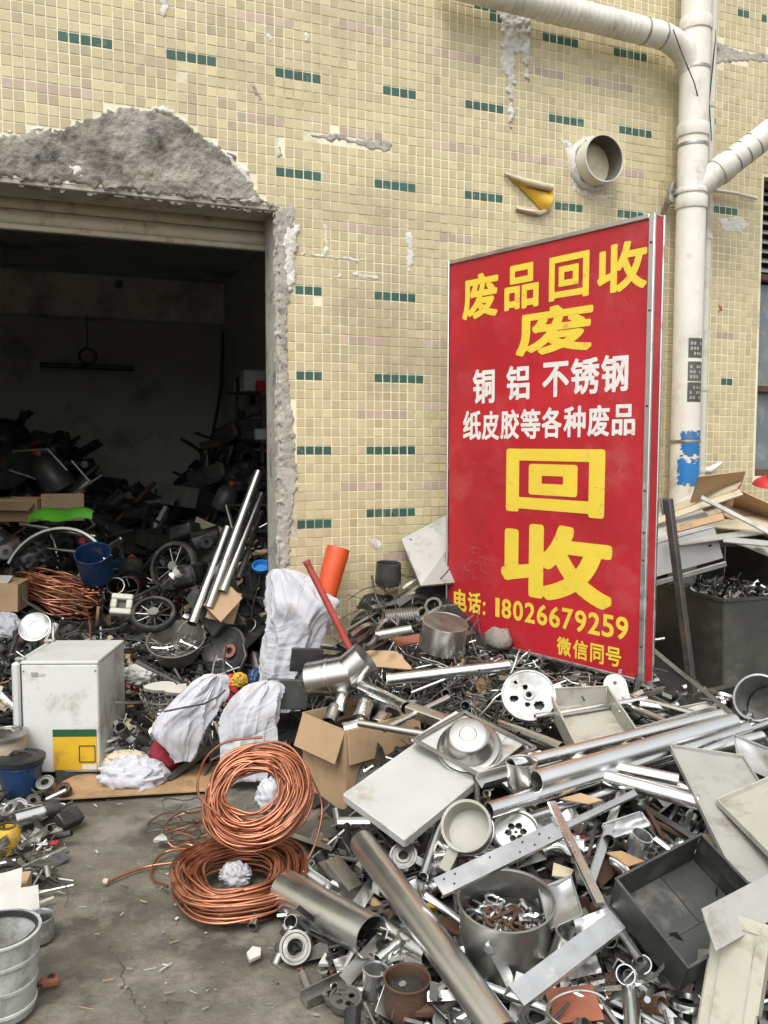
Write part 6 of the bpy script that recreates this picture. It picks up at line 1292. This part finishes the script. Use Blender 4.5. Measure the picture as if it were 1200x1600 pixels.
for (a, b_, r, mt, lb) in (((32, 818), (150, 838), .018, 'steel', 'long silver trim strip below the green fairing'), ((55, 855), (175, 868), .012, 'dull_steel', 'thin silver rod below the trim strip'), ((20, 705), (75, 702), .012, 'dull_steel', 'thin bent frame tube on the far heap'), ((75, 702), (105, 735), .012, 'dull_steel', 'short frame tube joining the bent one'), ((112, 720), (140, 752), .010, 'dull_steel', 'thin rod leaning on the far heap'), ((15, 735), (55, 748), .014, 'dull_steel', 'curved chrome handle on the far heap'), ((110, 775), (160, 742), .010, 'dull_steel', 'bright rod crossing above the cardboard box')):
    tubething('frame_tube', lb, 'tube', D(*a, 5.9 if a[1] > 800 else 6.9), D(*b_, 5.85 if a[1] > 800 else 6.9), r, mt, .002, 14)
def arc(lb, c, r, a0, a1, w, mat, n, name='curved_hoop', k=32):
    b = MB(); b.lathe([(r - w, -w), (r - w * .3, -w), (r, -w * .6), (r, w * .6), (r - w * .3, w), (r - w, w), (r - w * .8, 0), (r - w, -w)], k, a0=a0, a1=a1) if a1 - a0 < 6.2 else b.lathe([(r - w, -w), (r - w * .3, -w), (r, -w * .6), (r, w * .6), (r - w * .3, w), (r - w, w), (r - w * .8, 0), (r - w, -w)], k)
    o = thing(name, lb, 'wheel', FR(c, n, RT)); b.build('rim', mat, o)
    if a1 - a0 > 6.2:
        h_ = MB(); h_.lathe([(0, -.03), (.03, -.03), (.03, .03), (0, .03)], 14); h_.build('hub', 'dull_steel', o)
        for q in range(10):
            s_ = MB(); an = q * math.pi / 5; s_.tube([(.028 * math.cos(an), .028 * math.sin(an), 0), ((r - w) * math.cos(an), (r - w) * math.sin(an), 0)], .003, 5); s_.build('spoke', 'dull_steel', o)
arc('long grey curved rim below the green fairing', D(88, 900, 5.6), .34, .25, 2.9, .022, 'dull_steel', cd(0, .45, -.9))
arc('dark wheel with spokes inside the doorway by the chrome poles', D(272, 885, 5.7), .17, 0, 6.3, .03, 'rubber', cd(-.3, .35, -.9))
arc('small black wheel lying behind the metal basin', D(240, 960, 5.0), .13, 0, 6.3, .024, 'rubber', cd(.1, .8, -.6))
for (u, v, r, h_, mt, lb, dd) in ((152, 890, .11, .2, 'blue_plastic', 'dark blue plastic drum under the curved rim', 5.6), (184, 900, .08, .14, 'blue_plastic', 'small dark blue bucket beside the blue drum', 6.1), (408, 878, .05, .03, 'bright_blue', 'round blue lid beside the jamb behind the poles', 5.2)):
    pot('plastic_drum' if r > .06 else 'round_disc', lb, 'drum' if r > .06 else 'lid', FR(D(u, v + 12, dd), cd(.05, .8, -.5)), r * .9, r, h_, mt, .004, .005, 32)
o = thing('chrome_tap', 'chrome exhaust piece with a cream end inside the doorway', 'exhaust', FR(D(255, 915, 5.2), cd(.7, .6, -.2), RT)); b = MB(); b.lathe([(0, 0), (.03, .0), (.034, .05), (.045, .1), (.03, .12), (.03, .16), (0, .16)], 24); b.build('body', 'bright_steel', o); b = MB(); b.lathe([(.03, .12), (.036, .122), (.036, .15), (.03, .152)], 20); b.build('collar', 'cream_paint', o)
o = thing('cream_housing', 'cream plastic housing with a square opening in the doorway junk', 'housing', FR(D(190, 945, 5.0), cd(.2, .5, -.8), RT)); b = MB()
for (w, h_, x, y) in ((.12, .035, 0, .045), (.12, .035, 0, -.045), (.035, .056, .043, 0), (.035, .056, -.043, 0)): b.box(w, h_, .05, c=(x, y, 0), b=.006)
b.build('body', 'cream_paint', o); b = MB(); b.box(.06, .07, .01, c=(0, 0, -.01)); b.build('opening', 'black', o)
# wicker basket, slippers
bk = thing('wire_basket', 'dark wire basket below the bright tube in the doorway', 'basket', FR(g(262, 1110, .25), cd(0, 1, -.25), RT))
for k in range(5):
    b = MB(); r = .095 + .008 * k; b.lathe([(r, k * .026), (r + .006, k * .026 + .006), (r, k * .026 + .012), (r - .006, k * .026 + .006), (r, k * .026)], 36); b.build('hoop', 'dark_plastic', bk)
for q in range(20):
    b = MB(); a = q * math.pi / 10; b.tube([(.095 * math.cos(a), .095 * math.sin(a), 0), (.132 * math.cos(a), .132 * math.sin(a), .125)], .003, 5); b.build('stave', 'pale_card', bk)
for k in range(2):
    b = MB(); po = [(.08 * math.cos(a), .03 * math.sin(a) * (1 + .25 * math.cos(a))) for a in np.linspace(0, 2 * math.pi, 22)[:-1]]; b.prism(po, 0, .02); solo('shoe_sole', b, 'cream_paint', ['pale grey shoe on the rim of the wire basket', 'second grey shoe beside the wire basket'][k], 'shoe', FR(g(250 + 32 * k, 1076 + 4 * k, .39), cd(.1, .8, -.5), cd(1, .1 * k, .2)))
# white machine at the back, shelf, hanging lamp
p_ = D(186, 868, 9.4); p_.z = .15; o = thing('white_machine', 'white appliance standing at the back of the dark room', 'appliance', FR(Vector((p_.x, p_.y, .12)), (0, 0, 1), RT)); b = MB(); b.box(.56, .5, .86, c=(.28, .25, .43), b=.01); b.build('cabinet', 'white_paint', o); b = MB(); b.box(.54, .01, .10, c=(.28, -.004, .79), b=.003); b.build('control_panel', 'grey_paint', o); b = MB(); b.box(.14, .01, .03, c=(.45, -.012, .79), b=.003); b.build('handle', 'dull_steel', o)
lp0, lp1 = W(62, 570, 6.05), W(210, 576, 6.05); lo = thing('tube_lamp', 'unlit fluorescent tube lamp hanging in the dark room', 'lamp', lp0); b = MB(); b.tube([(0, 0, 0), lp1 - lp0], .03, 10); b.build('batten', 'iron', lo); b = MB(); b.tube([(0, 0, -.05), lp1 - lp0 + Vector((0, 0, -.05))], .016, 10); b.build('tube', 'grey_paint', lo)
rg = W(137, 557, 6.0) - lp0; b = MB(); b.tube([(rg.x + .09 * math.cos(a), rg.y, rg.z + .09 * math.sin(a)) for a in np.arange(24) * math.pi / 12], .018, 8, closed=True); b.build('ring', 'iron', lo); b = MB(); tpz = W(137, 505, 6.0) - lp0; b.tube([(rg.x, rg.y, rg.z + .1), (rg.x, rg.y, 3.12 - lp0.z + .02)], .006, 6); b.build('cord', 'black', lo)
b = MB(); b.lathe([(0, .08), (.04, .07), (.04, .03), (.06, 0), (0, -.03)], 14); solo('ceiling_fitting', b, 'dull_steel', 'small lamp fitting on the beam in the dark room', 'lamp', TR(*W(186, 448, 6.13)))
cb2 = MB(); cb2.tube([W(348, 520, 6.3), W(346, 600, 6.25), W(340, 640, 6.2), W(330, 690, 6.1)], .02, 6); solo('wall_cable', cb2, 'black', 'black cable hanging down the back corner of the dark room', 'cable')
for (u0, u1, v, y, lb) in ((365, 412, 615, 3.2, 'dark shelf on the side wall of the room'), (350, 412, 690, 3.0, 'lower cluttered shelf on the side wall of the room')):
    a, b_ = D(u0, v, 9.0), D(u1 + 10, v, 7.4); o = thing('wall_shelf', lb, 'shelf', a); M, L = AB(Vector((0, 0, 0)), b_ - a, (0, 0, 1)); b = MB(); b.box(.03, .35, L, c=(0, -.1, L / 2), b=.003); b.build('board', 'iron', o, M)
    for t in (.12, .85): b = MB(); b.box(.4, .03, .03, c=(-.22, .0, L * t), b=.003); b.build('bracket', 'iron', o, M)
    for k in range(4):
        b = MB(); s_ = .06 + .03 * (k % 3); b.box(s_ * 2, s_ * 1.5, s_ * 1.6, c=(0, 0, s_ * .8 + .016), b=.008); q = a.lerp(b_, .18 + .22 * k); solo('shelf_box', b, ['black', 'white_paint', 'red', 'grey_plastic'][(k + int(v)) % 4], ['dark carton on the %s', 'pale carton on the %s', 'red carton on the %s', 'grey carton on the %s'][(k + int(v)) % 4] % ('upper wall shelf' if v < 650 else 'lower wall shelf'), 'carton', TR(*q))
# larger junk inside, each its own thing
kinds = ['crate', 'jug', 'frame', 'carton', 'casing', 'bin_bag']
spots = [(25, 745, 7.4), (95, 765, 7.2), (150, 785, 7.8), (320, 765, 8.2), (372, 720, 8.0), (395, 755, 7.4), (300, 800, 7.2), (345, 795, 6.9), (392, 810, 6.4), (290, 840, 6.2), (325, 850, 6.0), (360, 870, 5.9), (250, 850, 6.8), (205, 905, 5.9), (225, 940, 5.5), (300, 910, 5.5),
         (10, 870, 5.9), (55, 880, 5.8), (330, 965, 5.1), (140, 840, 6.2), (180, 850, 6.4), (350, 755, 7.6), (70, 700, 8.8), (10, 690, 8.6)]
mats_ = ['dark_plastic', 'black', 'dark_plastic', 'cardboard', 'iron', 'black', 'dark_green', 'dark_plastic', 'iron', 'pale_card']  # dark finishes for loose junk, colouring in the gloom of the room
cname = {'dark_plastic': 'charcoal', 'black': 'black', 'grey_plastic': 'grey', 'cardboard': 'brown', 'iron': 'dark metal', 'white_paint': 'white', 'dark_green': 'green', 'red': 'red', 'blue_plastic': 'blue', 'pale_card': 'tan'}
for k, (u, v, dd) in enumerate(spots):
    Rs = random.Random(k * 7 + 3); kd = kinds[k % 6]; kd = 'casing' if kd == 'carton' else kd; mt = {'carton': Rs.choice(['cardboard', 'cardboard']), 'bin_bag': 'black'}.get(kd) or Rs.choice([m for m in mats_ if 'card' not in m]); p = D(u, v, dd); zz = HI(p.x, p.y)
    if p.z < zz: p.z = zz + .03
    s = Rs.uniform(.09, .15) * (1.35 if dd > 7 else .72); M = FR(p, (Rs.gauss(0, .35), Rs.gauss(0, .35), 1), (Rs.uniform(-1, 1), Rs.uniform(-1, 1), 0)); place = ('deep in the dark room' if dd > 7 else 'inside the doorway') + (' at far left' if u < 80 else ' at left' if u < 180 else ' in the middle' if u < 270 else ' at right' if u < 350 else ' by the jamb') + (', high up' if v < 720 else ', halfway up' if v < 850 else ', low down')
    lb = '%s %s %s' % (cname[mt], {'crate': 'plastic crate', 'jug': 'plastic jug', 'frame': 'metal frame piece', 'carton': 'cardboard carton', 'casing': 'machine casing', 'bin_bag': 'rubbish bag'}[kd], place)
    if kd == 'crate':
        o = thing('junk_crate', lb, 'crate', M, 'junk crates')
        for (w, d, x, y) in ((3 * s, .01, 0, s), (3 * s, .01, 0, -s), (.01, 2 * s, 1.5 * s, 0), (.01, 2 * s, -1.5 * s, 0)): b = MB(); b.box(w, d, s, c=(x, y, s / 2), b=.002); b.build('side', mt, o)
        b = MB(); b.box(3 * s, 2 * s, .01, c=(0, 0, 0)); b.build('base', mt, o)
    elif kd == 'jug':
        o = thing('junk_jug', lb, 'jug', M @ RX(Rs.uniform(-80, 80)), 'junk jugs'); b = MB(); b.lathe([(0, 0), (s * .8, 0), (s * .85, s * .2), (s * .85, s * 1.4), (s * .5, s * 1.9), (s * .25, s * 2.0), (s * .25, s * 2.2), (0, s * 2.2)], 20); b.build('body', mt, o, ang=50); b = MB(); b.lathe([(s * .27, s * 2.1), (s * .3, s * 2.1), (s * .3, s * 2.35), (0, s * 2.35)], 14); b.build('cap', 'red', o)
    elif kd == 'frame':
        o = thing('rod_grid', lb, 'frame', M @ RX(Rs.uniform(30, 80)), 'junk frames')
        for (x0, y0, x1, y1) in ((-2 * s, -s, 2 * s, -s), (-2 * s, s, 2 * s, s), (-2 * s, -s, -2 * s, s), (2 * s, -s, 2 * s, s), (0, -s, 0, s)): b = MB(); b.tube([(x0, y0, 0), (x1, y1, 0)], .012, 8); b.build('rod', 'dull_steel', o)
    elif kd == 'carton':
        o = thing('junk_carton', lb, 'box', M, 'junk cartons'); b = MB(); b.box(2.6 * s, 2 * s, 1.5 * s, c=(0, 0, .6 * s), b=.003).warp(.012, 4, k); b.build('carton', mt, o); b = MB(); b.box(2.5 * s, .9 * s, .006, M=TR(0, -1.2 * s, 1.5 * s) @ RX(30)); b.build('flap', mt, o)
    elif kd == 'casing':
        o = thing('junk_casing', lb, 'casing', M, 'junk casings'); b = MB(); b.box(2.4 * s, 1.6 * s, 1.2 * s, c=(0, 0, .5 * s), b=.15 * s).warp(.01, 5, k); b.build('body', mt, o, ang=60); b = MB(); b.lathe([(s * .2, 0), (s * .5, 0), (s * .5, .02), (s * .2, .02), (s * .2, 0)], 20, M=TR(0, -.8 * s, .5 * s) @ RX(90)); b.build('ring', 'dull_steel', o)
    else: crumple('rubbish_bag', lb, 'rubbish bag', M, 1.6 * s, 1.3 * s, 1.1 * s, mt, k * 3.3, .3)

# ------------------------------------------------------------------ medium scrap on the heap, piece by piece
landmarks = [('the bolt pot', 790, 1450), ('the dark tray', 1060, 1400), ('the saucepan', 735, 1290), ('the wide grey pipe', 500, 1420), ('the white panel', 640, 1230), ('the cream tray', 920, 1110), ('the perforated disc', 826, 1086), ('the sign foot', 1000, 1070), ('the rusty can', 636, 1560), ('the red plate', 890, 1570), ('the marble slab', 1130, 1540), ('the bright tubes', 960, 1190), ('the grey sheet', 1120, 1260), ('the steel pan', 690, 1000), ('the upturned basin', 733, 1150), ('the cardboard box', 555, 1190), ('the long thick tube', 660, 1440)]
Rf = random.Random(99); fspots = []
zones = [(470, 1330, 760, 1590, 46), (660, 1300, 960, 1420, 24), (860, 1260, 1010, 1600, 30), (600, 1010, 1010, 1130, 34), (1000, 1080, 1195, 1180, 16), (560, 930, 720, 1010, 12), (700, 1540, 960, 1600, 10), (640, 1190, 860, 1300, 12), (930, 1480, 1090, 1600, 14), (400, 1440, 500, 1500, 8)]
shapes = ['plate', 'tube', 'tube', 'tube', 'angle', 'angle', 'elbow', 'elbow', 'ring', 'ring', 'clip', 'block', 'bracket', 'cup', 'cup', 'rod', 'rod']
fin = [('steel', 'silvery'), ('dull_steel', 'dull grey'), ('iron', 'dark'), ('galv', 'pale grey'), ('bright_steel', 'shiny'), ('rust', 'rusty')]
for (u0, v0, u1, v1, n_) in zones:
    for k in range(n_):
        u, v = Rf.uniform(u0, u1), Rf.uniform(v0, v1); h = .3
        for _ in range(10): p = G(u, v, h); h = .5 * h + .5 * H(p.x, p.y)
        if p.y > -.08: continue
        sh_ = Rf.choice(shapes); mt, fn = Rf.choices(fin, [6, 6, 4, 5, 3, 1.2])[0]; s = Rf.uniform(.8, 1.65)
        
        if h < .09: s = min(s, .9); mt, fn = ('dull_steel', 'dull grey') if mt in ('steel', 'bright_steel', 'galv') else (mt, fn)
        M = FR(p + Vector((0, 0, Rf.uniform(.005, .04))), (Rf.gauss(0, .45), Rf.gauss(0, .45) - .15, 1), (Rf.uniform(-1, 1), Rf.uniform(-1, 1), 0)); b = MB()
        if sh_ == 'plate':
            w, d = .05 * s, .035 * s * Rf.uniform(.7, 1.4); b.box(2 * w, 2 * d, .004, b=.0012).warp(.012, 6, k); nm, ds = 'metal_plate', 'flat plate offcut'
        elif sh_ == 'cup': r = .028 * s; b.lathe([(0, 0), (r, 0), (r, r * 1.9), (r * 1.06, r * 1.92), (r * 1.06, r * 1.98), (r * .93, r * 1.98), (r * .92, .004), (0, .004)], 22); nm, ds = 'small_can', 'open can'
        elif sh_ == 'rod': L = .26 * s; b.tube([(-L / 2, 0, 0), (0, L * .02, 0), (L / 2, 0, 0)], .007 * s, 10); nm, ds = 'steel_rod', 'round rod'
        elif sh_ == 'tube': L = .13 * s; b.pipe(L, .018 * s, .003, 18, M=TR(-L / 2, 0, 0) @ RY(90)); nm, ds = 'tube_offcut', 'short tube offcut'
        elif sh_ == 'angle': w = .03 * s; L = .2 * s; b.prism([(0, 0), (w, 0), (w, .004), (.004, .004), (.004, w), (0, w)], -L / 2, L / 2, M=RY(90)); nm, ds = 'angle_offcut', 'angle bar offcut'
        elif sh_ == 'elbow':
            r = .045 * s; b.tube([(r * math.cos(a), r * math.sin(a), 0) for a in np.linspace(0, 1.6, 10)], .017 * s, 14); b.lathe([(.012 * s, 0), (.021 * s, 0), (.021 * s, .014), (.012 * s, .014)], 16, M=TR(r, -.004, 0) @ RX(90)); nm, ds = 'pipe_elbow', 'bent pipe elbow'
        elif sh_ == 'ring': r = .035 * s; b.lathe([(r * .62, -.009), (r, -.009), (r * 1.04, 0), (r, .009), (r * .62, .009), (r * .62, -.009)], 24); nm, ds = 'metal_ring', 'thick ring'
        elif sh_ == 'clip':
            r = .04 * s; pr = [(r * math.cos(a), r * math.sin(a)) for a in np.linspace(0, 4.2, 14)]; q = [(x * .93, y * .93) for x, y in pr[::-1]]; b.prism(pr + q, -.012, .012); nm, ds = 'pipe_clip', 'curved clip'
        elif sh_ == 'block': b.box(.07 * s, .04 * s, .03 * s, b=.005); b.lathe([(.008, .0), (.014, 0), (.014, .01), (.008, .01), (.008, 0)], 14, M=TR(.01, 0, .015 * s)); nm, ds = 'cast_block', 'cast block'
        else:
            b.box(.10 * s, .03 * s, .004, b=.001); b.box(.004, .03 * s, .05 * s, c=(.05 * s, 0, .023 * s), b=.001); b.lathe([(.006, .0022), (.010, .0022), (.010, .005), (.006, .005)], 12, M=TR(-.03 * s, 0, 0)); nm, ds = 'metal_bracket', 'folded bracket'
        lm = min(landmarks, key=lambda q: (q[1] - u) ** 2 + (q[2] - v) ** 2); dx, dy = u - lm[1], v - lm[2]
        rel = ('right of' if dx > 0 else 'left of') if abs(dx) > abs(dy) else ('in front of' if dy > 0 else 'behind'); near_ = 'just ' if math.hypot(dx, dy) < 55 else ''
        lb = '%s %s%s %s%s %s' % (fn, 'large ' if s > 1.35 else 'small ' if s < 1.05 else '', ds, near_, rel, lm[0])
        solo(nm, b, mt, lb, 'metal offcut', M)

# things that nothing tells apart share a label and a group
seen_ = {}
for o in SC.objects:
    if o.parent is None and 'label' in o.keys() and 'kind' not in o.keys(): seen_.setdefault(o['label'], []).append(o)
for lb, os_ in seen_.items():
    if len(os_) > 1:
        for o in os_: o['group'] = o.get('group') or 'lookalikes: ' + lb
